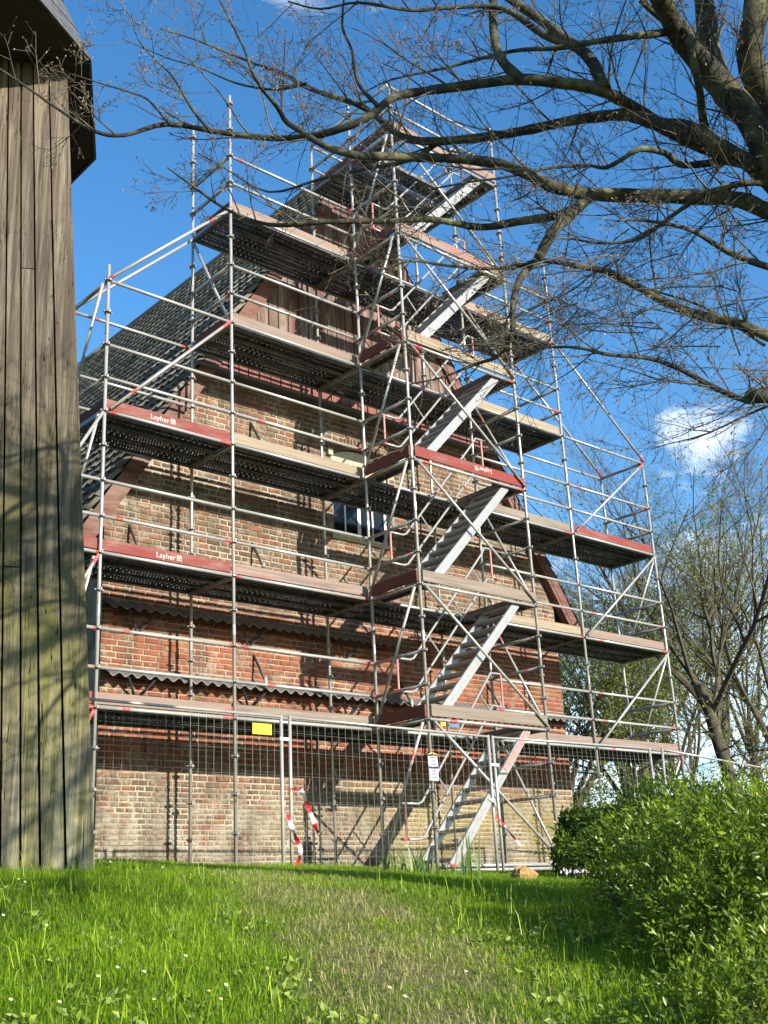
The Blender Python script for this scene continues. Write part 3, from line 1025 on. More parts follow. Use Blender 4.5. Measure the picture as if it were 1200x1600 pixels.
def near_tree():
    fork = at(1290, 330, 8.6)
    foot = Vector((fork.x + 0.5, fork.y - 0.1, 0))
    foot.z = float(gz(foot.x, foot.y)) - 0.1
    root = thing('bare_tree', foot, 'big leafless tree spreading mossy limbs across the sky from the right', 'tree')
    tr = [foot, foot.lerp(fork, .3) + Vector((.08, 0, 0)), foot.lerp(fork, .65), fork, at(1255, 240, 8.6)]
    MB().path(smooth_path(tr), [.42, .40, .37, .36, .35, .345, .34, .335, .33, .325, .32, .31, .30, .28, .25, .2, .15], 14).build('trunk', 'bark', root, True)
    limbs = [  # (points as seen, start depth, end depth, start radius, end radius)
        ([(1280, 330), (1215, 270), (1165, 175), (1115, 120), (1065, 60), (1030, -10), (1000, -90)], 8.6, 8.2, .12, .07),
        ([(1215, 270), (1180, 200), (1135, 150), (1112, 90), (1105, 40), (1095, -40), (1090, -120)], 8.6, 9.0, .10, .07),
        ([(1250, 240), (1200, 160), (1172, 90), (1180, 20), (1190, -80)], 8.5, 8.9, .125, .09),
        ([(1240, 330), (1180, 262), (1120, 225), (1075, 198), (1030, 192), (985, 165), (940, 142), (880, 130), (810, 124), (745, 132), (665, 142), (615, 152), (582, 178), (545, 197), (490, 212), (430, 216), (350, 208), (262, 194), (195, 211), (150, 206), (105, 180), (50, 142), (0, 108), (-50, 80)], 8.6, 7.9, .062, .005),
        ([(945, 140), (922, 92), (880, 58), (840, 28), (790, -8), (740, -60)], 8.5, 8.9, .048, .028),
        ([(812, 124), (783, 92), (772, 55), (770, 0), (775, -50)], 8.4, 8.7, .042, .025),
        ([(1230, 310), (1175, 258), (1100, 230), (1028, 195), (980, 180), (930, 183), (880, 191), (815, 205), (750, 215), (675, 221), (630, 214), (600, 192), (575, 172), (545, 158), (507, 147), (473, 133), (440, 113), (400, 100), (350, 80), (300, 60), (250, 45)], 8.6, 9.0, .06, .005),
        ([(1270, 345), (1200, 330), (1150, 311), (1050, 307), (960, 305), (910, 302), (860, 290), (820, 270), (775, 255), (710, 248), (650, 246), (593, 244), (553, 242), (507, 228), (470, 205), (447, 190), (433, 167), (410, 140), (393, 110), (380, 73), (343, 0)], 8.5, 7.6, .066, .005),
        ([(925, 304), (880, 334), (810, 346), (750, 355), (675, 343), (600, 345), (500, 347), (440, 352), (400, 346), (350, 325), (300, 290), (262, 262)], 8.3, 7.6, .036, .005),
        ([(1290, 560), (1200, 525), (1145, 503), (1090, 492), (1040, 472), (990, 445), (950, 425), (900, 415), (850, 407), (810, 415), (765, 420), (700, 415), (640, 408), (590, 425)], 8.4, 7.4, .046, .005),
        ([(1195, 540), (1100, 480), (990, 446)], 8.4, 8.0, .012, .006),
        ([(840, 406), (862, 366), (888, 338), (920, 308)], 7.7, 8.2, .034, .04),
        ([(838, 408), (815, 432), (802, 470), (800, 520), (780, 555), (740, 570), (690, 590), (640, 600)], 7.7, 7.4, .03, .005),
        ([(1290, 640), (1196, 625), (1167, 626), (1117, 606), (1075, 583), (1033, 565), (1000, 558), (950, 554), (908, 544), (867, 542), (800, 545), (740, 538), (690, 548)], 7.9, 7.0, .026, .004),
        ([(1215, 612), (1188, 618), (1172, 618)], 7.8, 7.6, .055, .045),
        ([(1178, 262), (1135, 252), (1100, 256), (1062, 257), (1040, 240), (1000, 233), (970, 250), (945, 262), (915, 258), (850, 264), (790, 277), (730, 285), (650, 300)], 8.5, 8.0, .034, .005),
        ([(1112, 222), (1100, 195), (1093, 140), (1082, 90), (1075, 50), (1040, 35), (1000, 0)], 8.5, 8.3, .035, .02),
        ([(1080, 48), (1030, 52), (950, 62), (870, 75), (800, 80), (700, 105), (610, 125), (560, 150)], 8.4, 8.6, .035, .004),
        ([(900, 75), (850, 55), (800, 20), (760, 10), (700, 12), (640, 16), (560, 4), (500, 14), (450, 2)], 8.6, 8.2, .03, .006),
        ([(1260, 300), (1180, 285), (1110, 300), (1060, 330), (1000, 372), (940, 380), (880, 372), (830, 380)], 8.4, 7.8, .03, .004),
        ([(1290, 440), (1210, 420), (1140, 395), (1080, 360), (1010, 345), (960, 345)], 8.3, 7.5, .035, .005),
        ([(690, 220), (640, 250), (580, 262), (500, 280), (420, 300), (350, 262), (310, 240)], 8.7, 8.3, .02, .004),
        ([(590, 165), (560, 130), (550, 80), (535, 40), (540, -20)], 8.3, 8.1, .018, .006),
        ([(265, 195), (243, 168), (225, 152), (190, 140), (150, 128), (110, 115)], 8.0, 7.8, .011, .003),
        ([(330, 207), (300, 170), (270, 120), (240, 90), (215, 60), (205, 20)], 8.0, 8.2, .013, .003),
        ([(480, 130), (430, 140), (370, 130), (310, 105), (260, 90), (190, 60)], 8.7, 8.4, .012, .003),
    ]
    twigs = MB()
    tips = []
    for tgt, r0 in (((-1.0, -12.4, 4.0), .085), ((-2.0, -11.9, 5.6), .08), ((-1.7, -13.6, 6.9), .085), ((-2.5, -13.0, 4.9), .07), ((-1.4, -13.0, 3.1), .06), ((-2.9, -12.2, 7.6), .075)):
        e = Vector(tgt)
        pts = [fork + Vector((0, 0, -.2)), fork.lerp(e, .3) + Vector((0, -.2, .35)) + rv() * .15, fork.lerp(e, .65) + rv() * .3 + Vector((0, 0, .3)), e, e + (e - fork) * .22 + rv() * .3]
        sp = smooth_path(pts, 5)
        m = len(sp)
        MB().path(sp, [r0 * (1.15 - .8 * i / (m - 1)) for i in range(m)], 9).build('limb', 'bark', root, True)
        for c in range(34):
            i = random.randrange(5, m - 1)
            t = (sp[i + 1] - sp[i - 1]).normalized()
            x = rv()
            side = (x - t * x.dot(t)).normalized()
            sprout(twigs, sp[i], t * .7 + side * .7, random.uniform(.5, 1.3), random.uniform(.012, .024), 2, tips, .1, .3, (4, 5), (.45, 1.0))
    for pix, d0, d1, r0, r1 in limbs:
        n = len(pix)
        ph = random.uniform(0, 6)
        pts = [at(u, v, d0 + (d1 - d0) * i / (n - 1) + 0.18 * math.sin(i * 1.1 + ph)) for i, (u, v) in enumerate(pix)]
        sp = smooth_path(pts, 4)
        m = len(sp)
        rad = [(r0 + (r1 - r0) * (i / (m - 1)) ** 0.8) * random.uniform(.92, 1.1) for i in range(m)]
        MB().path(sp, rad, 10 if r0 > .03 else 6).build('limb', 'bark', root, True)
        total = sum((sp[i + 1] - sp[i]).length for i in range(m - 1))
        count = int(total * 5.2)
        for c in range(count):
            i = random.randrange(1, m - 1)
            if rad[i] > .13 and random.random() < .6:
                continue
            t = (sp[i + 1] - sp[i - 1]).normalized()
            x = rv() + Vector((0, 0, .15))
            side = (x - t * x.dot(t)).normalized()
            a = random.uniform(.55, 1.15)
            L = random.uniform(.2, .75) * (1.25 if rad[i] > .02 else .75)
            lv = 2 if random.random() < .55 else 1
            sprout(twigs, sp[i], t * math.cos(a) + side * math.sin(a), L, min(rad[i] * .5, random.uniform(.005, .011)), lv, tips, 0.10, .3, (4, 5), (.45, 1.0))
        # drooping curtain of fine twigs on the right-hand limbs
    for c in range(48):
        u, v = random.uniform(860, 1230), random.uniform(330, 640)
        if v > 560 + (u - 900) * .25:
            continue
        b = at(u, v, random.uniform(6.8, 9.2))
        sprout(twigs, b, -RT * random.uniform(.3, 1) + Vector((0, 0, random.uniform(-.6, .35))) + rv() * .4, random.uniform(.5, 1.1), .006, 2, tips, .05, .32, (5, 5), (.4, .9))
    stuff(twigs.build('twigs', 'twig_bark', root))
    P = np.array([tuple(p) for p, d in tips])
    D = np.array([tuple(d) for p, d in tips])
    k = 2
    P3 = np.repeat(P, k, 0) + RNG.normal(size=(len(P) * k, 3)) * .004
    D3 = np.repeat(D, k, 0) + RNG.normal(size=(len(P) * k, 3)) * .6
    stuff(leaves('buds', P3, D3, .022, .009, 'bud', root))
near_tree()

def far_tree(u, d, h, seed, label, lean=0.0, leaf=0.5, limbs=5, r=.22, tf=.32):
    random.seed(seed)
    b = at(u, 1400, d)
    b.z = float(gz(b.x, b.y)) - .1
    root = thing('spring_tree', b, label, 'tree', 'trees beyond the hedge')
    br, tips = MB(), []
    top = b + RT * lean + Vector((0, 0, h * tf))
    MB().path(smooth_path([b, b.lerp(top, .5) + rv() * .15, top], 4), [r * 1.2, r * 1.08, r, r * .95, r * .92, r * .88, r * .84, r * .8, r * .6], 9).build('trunk', 'bark_far', root, True)
    for s in range(limbs):
        a = s * 2 * math.pi / limbs + random.uniform(-.5, .5)
        tilt = random.uniform(.25, .85)
        d0 = Vector((math.cos(a) * tilt, math.sin(a) * tilt, 1)).normalized()
        st = b.lerp(top, random.uniform(.7, 1.0))
        sprout(br, st, d0, h * (1 - tf) * random.uniform(.55, .85), r * random.uniform(.32, .55), 4, tips, .10, .30, (4, 5, 5, 7), (.35, .95), 5, (.34, .6))
    for s in range(7):
        st = b.lerp(top, random.uniform(.45, .95))
        sprout(br, st, Vector((random.gauss(0, 1), random.gauss(0, 1), .25)), h * random.uniform(.10, .22), r * .14, 2, tips, .03, .35, (5, 6), (.4, 1.0), 4, (.4, .65))
    stuff(br.build('branches', 'bark_far', root))
    P = np.array([tuple(p) for p, q in tips])
    D = np.array([tuple(q) for p, q in tips])
    hz_ = (P[:, 2] - b.z) / h
    keep = RNG.random(len(P)) < .75 * leaf * np.clip(1.6 - 1.8 * hz_, .03, 1)
    P, D = P[keep], D[keep]
    k = 5
    P = np.repeat(P, k, 0) + RNG.normal(size=(len(P) * k, 3)) * .16
    D = np.repeat(D, k, 0) + RNG.normal(size=(len(P), 3)) * 1.0
    stuff(leaves('foliage', P, D, .085, .05, 'spring_leaf', root))
for a in [
    (1205, 26, 12.5, 11, 'forked budding tree with the thick leaning trunk nearest behind the hedge', -.9, .25, 6, .17, .36),
    (1045, 36, 15.5, 12, 'tall thin-twigged budding tree right beside the scaffold end', -.3, .3, 6, .19, .30),
    (1168, 32, 13.5, 13, 'slender bare tree second from the right edge', .1, .25, 4, .13, .40),
    (905, 30, 9.0, 14, 'leafy spring tree close behind the house corner', .0, .8, 6, .22, .3),
    (985, 28, 8.0, 15, 'low leafy tree seen through the bottom right scaffold bay', .2, .9, 6, .14, .3),
    (1260, 29, 12.5, 16, 'yellow-green budding tree cut by the right picture edge', -.2, .6, 5, .2, .32),
    (1100, 46, 15, 17, 'distant pale budding tree between the two tall ones', 0, .35, 5, .2, .3),
    (870, 42, 13.5, 18, 'distant budding tree peeking over the scaffold deck', 0, .7, 5, .2, .3),
    (1010, 39, 14.5, 31, 'thin bare tree half hidden by the scaffold end rails', .2, .3, 5, .15, .3),
    (1085, 33, 13.0, 32, 'slim bare tree left of the forked leaning one', -.2, .25, 5, .13, .34),
    (1230, 37, 15.0, 33, 'tall bare tree at the very right edge behind the bush', -.4, .3, 5, .16, .32),
    (1195, 40, 14.5, 19, 'distant bare tree behind the slender one at the right edge', .3, .3, 5, .17, .33)]:
    far_tree(*a)
random.seed(21)

# ------------------------------------------------------------------ hedge, shrub, grass
def hedge_and_shrub():
    # clipped hedge
    base = Vector((3.6, -5.4, float(gz(3.6, -5.4))))
    hd = thing('clipped_hedge', base, 'dark clipped hedge running behind the loose bush on the right', 'hedge')
    x0, x1, y0, y1 = 2.75, 10.4, -5.75, -4.85
    n = 60000
    P = np.empty((n, 3))
    P[:, 0] = RNG.uniform(x0, x1, n)
    P[:, 1] = RNG.uniform(y0, y1, n)
    g = gz(P[:, 0], P[:, 1])
    top = 0.30 + 0.05 * np.sin(P[:, 0] * 2.1) + .03 * np.sin(P[:, 0] * 5 + P[:, 1] * 4)
    P[:, 2] = g + (top - g) * RNG.random(n)
    side = RNG.integers(0, 8, n)
    e = np.abs(RNG.normal(size=n)) * .05
    P[side <= 2, 1] = y0 + e[side <= 2]
    P[(side == 3), 0] = x0 + e[side == 3]
    m = (side == 4) | (side == 5)
    P[m, 2] = top[m] - e[m]
    bul = 0.05 * np.sin(P[:, 0] * 6) * np.cos(P[:, 2] * 7)
    P[:, 1] -= bul
    P[side == 3, 0] += (.09 * np.sin(P[:, 2] * 5) + .06 * np.cos(P[:, 1] * 7))[side == 3]
    D = RNG.normal(size=(n, 3)) + np.array([-.2, -.7, .7])
    stuff(leaves('foliage', P, D, .05, .026, 'hedge_leaf', hd, np.clip(RNG.beta(1.6, 2.4, n), 0, 1)))
    core = MB()
    nx = 14
    for i in range(nx):
        xa, xb = x0 + .2 + (x1 - x0 - .4) * i / nx, x0 + .2 + (x1 - x0 - .4) * (i + 1) / nx
        core.path([(xa, (y0 + y1) / 2, float(gz(xa, -5.3)) - .05), (xa + .06, (y0 + y1) / 2, -.2), (xa - .05, (y0 + y1) / 2 + .05, .12)], [.03, .02, .008], 6)
    stuff(core.build('stems', 'bark', hd))
    # loose bush: lumps of sprigs
    b = Vector((-0.45, -9.0, float(gz(-0.45, -9.0))))
    sh = thing('loose_bush', b, 'big loose bush with glossy yellow-green leaves in the bottom right corner', 'bush')
    lumps = []                                      # centre, radii
    for (u, v, d, rx, rz) in (
        (1130, 1345, 7.2, .58, .38), (1235, 1350, 6.8, .6, .38), (1010, 1335, 8.3, .38, .26), (1060, 1295, 8.8, .42, .28), (1205, 1430, 6.3, .55, .36),
        (1110, 1445, 6.5, .42, .30), (1010, 1405, 7.6, .28, .20), (1190, 1550, 5.5, .40, .26), (1095, 1605, 5.2, .28, .15), (1250, 1605, 5.0, .5, .28), (1040, 1275, 9.3, .5, .24),
        (1160, 1300, 8.2, .6, .27), (935, 1325, 8.9, .28, .09), (1300, 1430, 6.2, .6, .55), (1330, 1350, 7.2, .7, .42), (1140, 1650, 4.9, .4, .22), (960, 1380, 8.0, .16, .12)):
        lumps.append((at(u, v, d), rx, rz))
    Ps, Ds, Rs = [], [], []
    stems = MB()
    for c, rx, rz in lumps:
        ns = int(1550 * rx * (rx + rz))
        q = unit(RNG.normal(size=(ns, 3)))
        rad = RNG.uniform(.3, 1.0, ns) ** .5 * (1 + .22 * np.sin(q[:, 0] * 7 + q[:, 2] * 6) * np.cos(q[:, 1] * 8))
        P = np.array(c) + q * rad[:, None] * np.array([rx, rx, rz])
        g = gz(P[:, 0], P[:, 1])
        ok = P[:, 2] > g + .03
        ok &= (np.sin(P[:, 0] * 11 + P[:, 2] * 5) * np.sin(P[:, 1] * 12 + 1) * np.sin(P[:, 2] * 13 + P[:, 0] * 4)) > -.10
        P, q, rad = P[ok], q[ok], rad[ok]
        outd = unit(q * np.array([1, 1, .8]) + np.array([0, 0, .45]) + RNG.normal(size=q.shape) * .45)
        Ls = RNG.uniform(.08, .22, len(P)) * np.where(RNG.random(len(P)) < .12, 1.8, 1)
        for k in range(9):
            f = (k + .5) / 9
            pos = P + outd * (Ls * f)[:, None]
            sd = unit(np.cross(outd, RNG.normal(size=outd.shape)))
            Ps.append(pos)
            Ds.append(outd * (.35 + .6 * f) + sd * (1 - .55 * f))
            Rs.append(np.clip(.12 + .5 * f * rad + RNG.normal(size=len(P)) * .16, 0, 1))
        for k in range(int(16 * rx / .4)):
            i = random.randrange(len(P))
            a = Vector(c) + Vector((random.uniform(-.1, .1), random.uniform(-.1, .1), -rz * .8))
            e = Vector(P[i])
            stems.path([a, a.lerp(e, .5) + rv() * .04, e], [.009, .006, .003], 4, False)
        ft = Vector((c.x, c.y, float(gz(c.x, c.y)) - .03))
        for k in range(3):
            stems.path([ft + Vector((random.uniform(-.12, .12), random.uniform(-.12, .12), 0)), ft.lerp(c, .6) + rv() * .06, c + rv() * rx * .3], [.014, .011, .006], 5, False)
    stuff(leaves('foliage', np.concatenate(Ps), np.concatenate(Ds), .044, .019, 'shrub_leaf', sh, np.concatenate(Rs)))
    stuff(stems.build('stems', 'bark', sh))
hedge_and_shrub()

def grass():
    def scatter(n, s0, s1, spread, seed_pow=1.0):
        s = s0 + (s1 - s0) * RNG.random(n) ** seed_pow
        t = (RNG.random(n) * 2 - 1) * (s * .365 + .25)
        return s, t
    def blades(name, s, t, hgt, wid, mat, rnd, flop, label, cat):
        n = len(s)
        x = CAM.x + s * FH.x + t * RH.x
        y = CAM.y + s * FH.y + t * RH.y
        B = np.stack([x, y, gz(x, y) - .005], 1)
        az = RNG.uniform(0, 2 * np.pi, n)
        dirh = np.stack([np.cos(az), np.sin(az), np.zeros(n)], 1)
        side = np.stack([-np.sin(az + RNG.normal(size=n) * .6), np.cos(az + RNG.normal(size=n) * .6), np.zeros(n)], 1)
        fl = flop * RNG.uniform(.25, 1.6, n)
        h = hgt[:, None]
        fl = fl[:, None]
        w = wid[:, None] * .5
        V = np.empty((n, 5, 3))
        up = np.array([0, 0, 1.])
        V[:, 0] = B - side * w
        V[:, 1] = B + side * w
        mid = B + up * h * .6 * np.sqrt(np.maximum(1 - (fl * .45) ** 2, .1)) + dirh * h * fl * .28
        V[:, 2] = mid + side * w * .8
        V[:, 3] = mid - side * w * .8
        V[:, 4] = mid + up * h * .42 * np.maximum(1 - fl * .9, -.35) + dirh * h * .45 * fl
        i = np.arange(n)[:, None] * 5
        Fc = np.concatenate([i + np.array([[0, 1, 2]]), i + np.array([[0, 2, 3]]), i + np.array([[3, 2, 4]])])
        o = stuff(link(name, np_mesh(name, V.reshape(-1, 3), Fc, mat, np.repeat(np.clip(rnd, 0, 1), 5))))
        tag(o, label, cat)
    def patch(s, t, f, p):
        x, y = s * f + p, t * f * 1.3 - p
        return .5 + .25 * np.sin(x * 1.9 + np.sin(y * 1.3)) + .25 * np.sin(y * 2.3 + np.sin(x * 1.7) * 1.4)
    s, t = scatter(330000, 4.4, 13.8, 1, 1.15)
    w = worn(s, t)
    keep = RNG.random(len(s)) > w * (.28 + .62 * patch(s, t, 2.4, 1.1))
    s, t, w = s[keep], t[keep], w[keep]
    pa = patch(s, t, 1.0, .3) * .6 + patch(s, t, 3.1, 2.) * .4
    left = np.clip((.3 - t) / 1.5, 0, 1)
    hgt = (.034 + .068 * pa * (.45 + .55 * left)) * RNG.uniform(.55, 1.35, len(s)) * (1 - .5 * w)
    wid = RNG.uniform(.0025, .006, len(s)) * (1 + .05 * (s - 5))
    rnd = .08 + .55 * pa + RNG.normal(size=len(s)) * .2
    blades('lawn_grass', s, t, hgt, wid, 'grass_blade', rnd, .75, 'lush green grass covering the slope in front of the fence', 'grass')
    s, t = scatter(130000, 4.4, 12.6, 1, 1.0)
    w = worn(s, t)
    keep = RNG.random(len(s)) < (w * .9 + .04) * (.45 + .75 * patch(s, t, 2.4, 1.1))
    s, t = s[keep], t[keep]
    hgt = RNG.uniform(.03, .10, len(s))
    blades('dry_grass', s, t, hgt, RNG.uniform(.003, .006, len(s)), 'dry_blade', RNG.random(len(s)), 1.35, 'trampled straw-coloured grass of the worn path', 'grass')
    # low broad-leaved weeds between the blades, towards the camera
    n = 900
    s = RNG.uniform(4.6, 8.5, n)
    t = (RNG.random(n) * 2 - 1) * (s * .36)
    ok = (patch(s, t, 1.7, 4.) > .52) & (worn(s, t) < .5)
    s, t = s[ok], t[ok]
    x, y = CAM.x + s * FH.x + t * RH.x, CAM.y + s * FH.y + t * RH.y
    k = 7
    P = np.repeat(np.stack([x, y, gz(x, y) + .02], 1), k, 0) + RNG.normal(size=(len(x) * k, 3)) * np.array([.025, .025, .008])
    D = RNG.normal(size=P.shape) * np.array([1, 1, .3]) + np.array([0, 0, .45])
    o = stuff(leaves('lawn_weeds', P, D, .05, .032, 'weed_leaf', None))
    tag(o, 'low round-leaved weeds growing among the lawn blades', 'weeds')
    # a few long loose blades
    s, t = scatter(2600, 4.6, 11, 1, 1.0)
    keep = worn(s, t) < .3
    s, t = s[keep], t[keep]
    blades('tall_grass', s, t, RNG.uniform(.12, .27, len(s)), RNG.uniform(.004, .008, len(s)), 'grass_blade', RNG.uniform(.4, 1, len(s)), .8, 'long loose grass blades standing above the lawn', 'grass')
grass()

# ------------------------------------------------------------------ scaffold
S1, S2, S3, SX, S6, S7, S0 = 0.0, 2.07, 4.64, 7.21, 9.78, 12.35, -1.09
YF, YB, YT = 0.0, 1.09, -1.09
scaf = thing('facade_scaffold', (S3, .5, -.1), 'tube scaffold with steel decks and toe boards along the brick gable', 'scaffold')
tower = thing('stair_tower', (5.9, -.6, -.1), 'scaffold stair tower with white aluminium flights before the gable', 'stair tower')
def rosette_mesh():
    m = MB()
    m.path([(0, 0, -.005), (0, 0, .005)], .052, 12)
    for k in range(4):
        a = k * math.pi / 2
        m.box((math.cos(a) * .046, math.sin(a) * .046, 0), (.036, .026, .04 if k % 2 else .016), Matrix.Rotation(a, 3, 'Z'))
    return m.mesh('rosette', 'rosette_steel')
ROS = rosette_mesh()
COLL = MB().path([(0, 0, -.07), (0, 0, .07)], .0285, 10).mesh('spigot_collar', 'rosette_steel')
def standard(x, y, z1, parent, z0=None):
    zb = float(gz(x, y)) if z0 is None else z0
    o = tube('standard', (x, y, zb + .05), (x, y, z1), .0242, 'galvanised_plain', parent)
    b = MB()
    b.box((x, y, zb + .055), (.15, .15, .012))
    b.path([(x, y, zb + .06), (x, y, zb + .3)], .018, 8)
    b.build('base_plate', 'rosette_steel', o)
    z = .5
    while z < z1 - .02:
        link('rosette', ROS, o, Matrix.Translation((x, y, z)))
        if abs(z % 2 - 1) < .01 and z > 1.5:
            link('spigot_collar', COLL, o, Matrix.Translation((x, y, z + .22)))
        z += .5
    return o
def hz(a, b, parent, name='ledger', r=.024):
    a, b = Vector(a), Vector(b)
    d = (b - a).normalized() * .035
    return tube(name, a + d, b - d, r, 'galvanised', parent)
tops = {S1: 8.25, S2: 12.17, S3: 13.1, SX: 13.1, S6: 11.8, S7: 8.2, S0: 5.3}
for x, zt in tops.items():
    standard(x, YF, zt, scaf)
    standard(x, YB, zt + (.1 if x in (S1, S2) else -.1), scaf)
standard(S3, YT, 12.95, tower)
standard(SX, YT, 13.05, tower)
bays = [(S0, S1, (1, 2)), (S1, S2, (1, 2, 3)), (S2, S3, (1, 2, 3, 4, 5)), (S3, SX, (1, 2, 3, 4, 5, 6)), (SX, S6, (1, 2, 3, 4, 5)), (S6, S7, (1, 2, 3))]
TOE = {(S0, 1): 'board_red', (S0, 2): 'board_red', (S1, 1): 'board_pink', (S1, 2): 'board_red', (S1, 3): 'board_red', (S2, 1): 'board_grey', (S2, 2): 'board_pink', (S2, 3): 'board_beige', (S2, 4): 'board_pink', (S2, 5): 'board_pink',
       (SX, 1): 'board_pink', (SX, 2): 'board_beige', (SX, 3): 'board_grey', (SX, 4): 'board_beige', (SX, 5): 'board_beige', (S6, 1): 'board_pink', (S6, 2): 'board_pink', (S6, 3): 'board_red'}
def deck(x0, x1, ya, yb, z, parent):
    # local x along the deck; plate with holes, side channels, cross ribs below
    L, Wd = x1 - x0, yb - ya
    m = MB()
    m.face([(0, 0, .0), (0, Wd, 0), (L, Wd, 0), (L, 0, 0)])
    me = m.mesh('deck', 'deck_steel')
    o = link('deck', me, parent, Matrix.Translation((x0, ya, z)))
    e = MB()
    for yy in (.004, Wd - .004):
        e.box((L / 2, yy, -.034), (L, .006, .07))
        e.box((L / 2, yy + (.012 if yy < .1 else -.012), -.068), (L, .026, .005))
    for yy in (Wd * .33, Wd * .67):
        e.box((L / 2, yy, -.016), (L, .022, .030))
    for xx in (.03, L - .03):
        e.box((xx, Wd / 2, -.034), (.045, Wd - .02, .066))
    n = int(L / .095)
    for i in range(1, n + 1):
        e.box((L * i / (n + 1), Wd / 2, -.009), (.016, Wd - .02, .016))
    link('deck_rib', e.mesh('deck_rib', 'deck_edge'), o, Matrix.Translation((x0, ya, z)))
    return o
def toe(a, b, mat, parent, z, t=.03, h=.15):
    a, b = Vector((*a, 0)), Vector((*b, 0))
    d = b - a
    ang = math.atan2(d.y, d.x)
    L = d.length
    m = MB().box((L / 2, 0, h / 2), (L, t, h))
    return link('toe_board', m.mesh('toe_board', mat), parent, Matrix.Translation((a.x, a.y, z)) @ Matrix.Rotation(ang, 4, 'Z') @ Matrix.Rotation(random.uniform(-.004, .004), 4, 'Y'))
def lettering(parent, x, y, z, size, flip=False):
    cu = bpy.data.curves.new('lettering', 'FONT')
    cu.body = 'Layher'
    cu.size = size
    cu.extrude = .0012
    cu.space_character = 1.06
    tmp = bpy.data.objects.new('tmp_text', cu)
    COL.objects.link(tmp)
    bpy.context.view_layer.update()
    dg = bpy.context.evaluated_depsgraph_get()
    me = bpy.data.meshes.new_from_object(tmp.evaluated_get(dg))
    bpy.data.objects.remove(tmp)
    me.materials.clear()
    me.materials.append(M['letter'])
    mt = Matrix.Translation((x, y, z)) @ Matrix.Rotation(math.pi / 2, 4, 'X')
    wdt = max(v.co.x for v in me.vertices)
    e = MB()
    ox, s = wdt + size * .22, size * .74
    for k in (0, 1):                                # the square emblem after the word: two framed halves with a bar
        x0 = ox + k * s * .52
        for bx, bz, sx, sz in ((x0 + s * .22, 0.03 * s, s * .44, s * .09), (x0 + s * .22, s * .95, s * .44, s * .09), (x0 + s * .04, s * .49, s * .08, s), (x0 + s * .4, s * .49, s * .08, s), (x0 + s * .22, s * .49, s * .3, s * .08), (x0 + s * .22, s * .7, s * .08, s * .4)):
            e.box((bx, bz, 0), (sx, sz, .0024))
    if flip:
        mt = Matrix.Translation((x + wdt + size, y, z + size * .72)) @ Matrix.Rotation(math.pi, 4, 'Y') @ Matrix.Rotation(math.pi / 2, 4, 'X')
    link('lettering', me, parent, mt)
    link('emblem', e.mesh('emblem', 'letter'), parent, mt)
plain('letter', (0.72, 0.55, 0.5), 0.6)
for x0, x1, levels in bays:
    for n in levels:
        z = 2.0 * n
        main_front = x0 != S3
        hz((x0, YF, z), (x1, YF, z), scaf)
        hz((x0, YB, z), (x1, YB, z), scaf)
        for k in range(3):
            ya = .055 + k * .335
            deck(x0 + .03, x1 - .03, ya, ya + .312, z + .045 + random.uniform(-.004, .004), scaf)
        if main_front:
            tb = toe((x0 + .03, YF + .045), (x1 - .03, YF + .045), TOE[(x0, n)], scaf, z + .05)
            hz((x0, YF, z + .5), (x1, YF, z + .5), scaf, 'guard_rail')
            hz((x0, YF, z + 1.0), (x1, YF, z + 1.0), scaf, 'guard_rail')
            if x0 == S1 and n in (2, 3):
                lettering(tb, .72 if n == 3 else .84, YF + .045 - .0175, z + .085, .105)
        if n == 6:
            hz((x0, YB, z + .5), (x1, YB, z + .5), scaf, 'guard_rail')
            hz((x0, YB, z + 1.0), (x1, YB, z + 1.0), scaf, 'guard_rail')
# transoms under the decks
for x, lv in ((S0, (1, 2)), (S1, (1, 2, 3)), (S2, (1, 2, 3, 4, 5)), (S3, (1, 2, 3, 4, 5, 6)), (SX, (1, 2, 3, 4, 5, 6)), (S6, (1, 2, 3, 4, 5)), (S7, (1, 2, 3))):
    for n in lv:
        o = link('transom', MB().box((0, .545, 0), (.05, 1.04, .055)).mesh('transom', 'rosette_steel'), scaf, Matrix.Translation((x, 0, 2.0 * n)))
# end guards
for x, lv in ((S1, (3,)), (S2, (4, 5)), (S3, (6,)), (SX, (6,)), (S6, (4, 5)), (S7, (1, 2, 3))):
    for n in lv:
        for dz in (.5, 1.0):
            hz((x, YF, 2.0 * n + dz), (x, YB, 2.0 * n + dz), scaf, 'end_rail', .03)
        toe((x + (.04 if x in (S1, S2, S3) else -.04), YF + .05), (x + (.04 if x in (S1, S2, S3) else -.04), YB - .05), random.choice(['board_darkred', 'board_grey']), scaf, 2.0 * n + .05)
for x0, x1 in ((S1, S2), (S6, S7)):
    hz((x0, YF, 8.0), (x1, YF, 8.0), scaf, 'guard_rail')
    hz((x0, YB, 8.0), (x1, YB, 8.0), scaf, 'guard_rail')
hz((S1, YF, 8.0), (S1, YB, 8.0), scaf, 'end_rail', .03)
hz((S7, YF, 8.0), (S7, YB, 8.0), scaf, 'end_rail', .03)
hz((S1, YB, 7.0), (S2, YB, 7.0), scaf, 'guard_rail')
hz((S1, YB, 6.5), (S2, YB, 6.5), scaf, 'guard_rail')
# sloping top rails beside the roof, front and back
for y in (YF, YB):
    tube('raking_rail', (S2 - .02, y - .05, 9.98), (S1, y - .05, 8.02), .024, 'galvanised', scaf)
    tube('raking_rail', (S6 + .02, y - .05, 10.0), (S7, y - .05, 8.02), .024, 'galvanised', scaf)
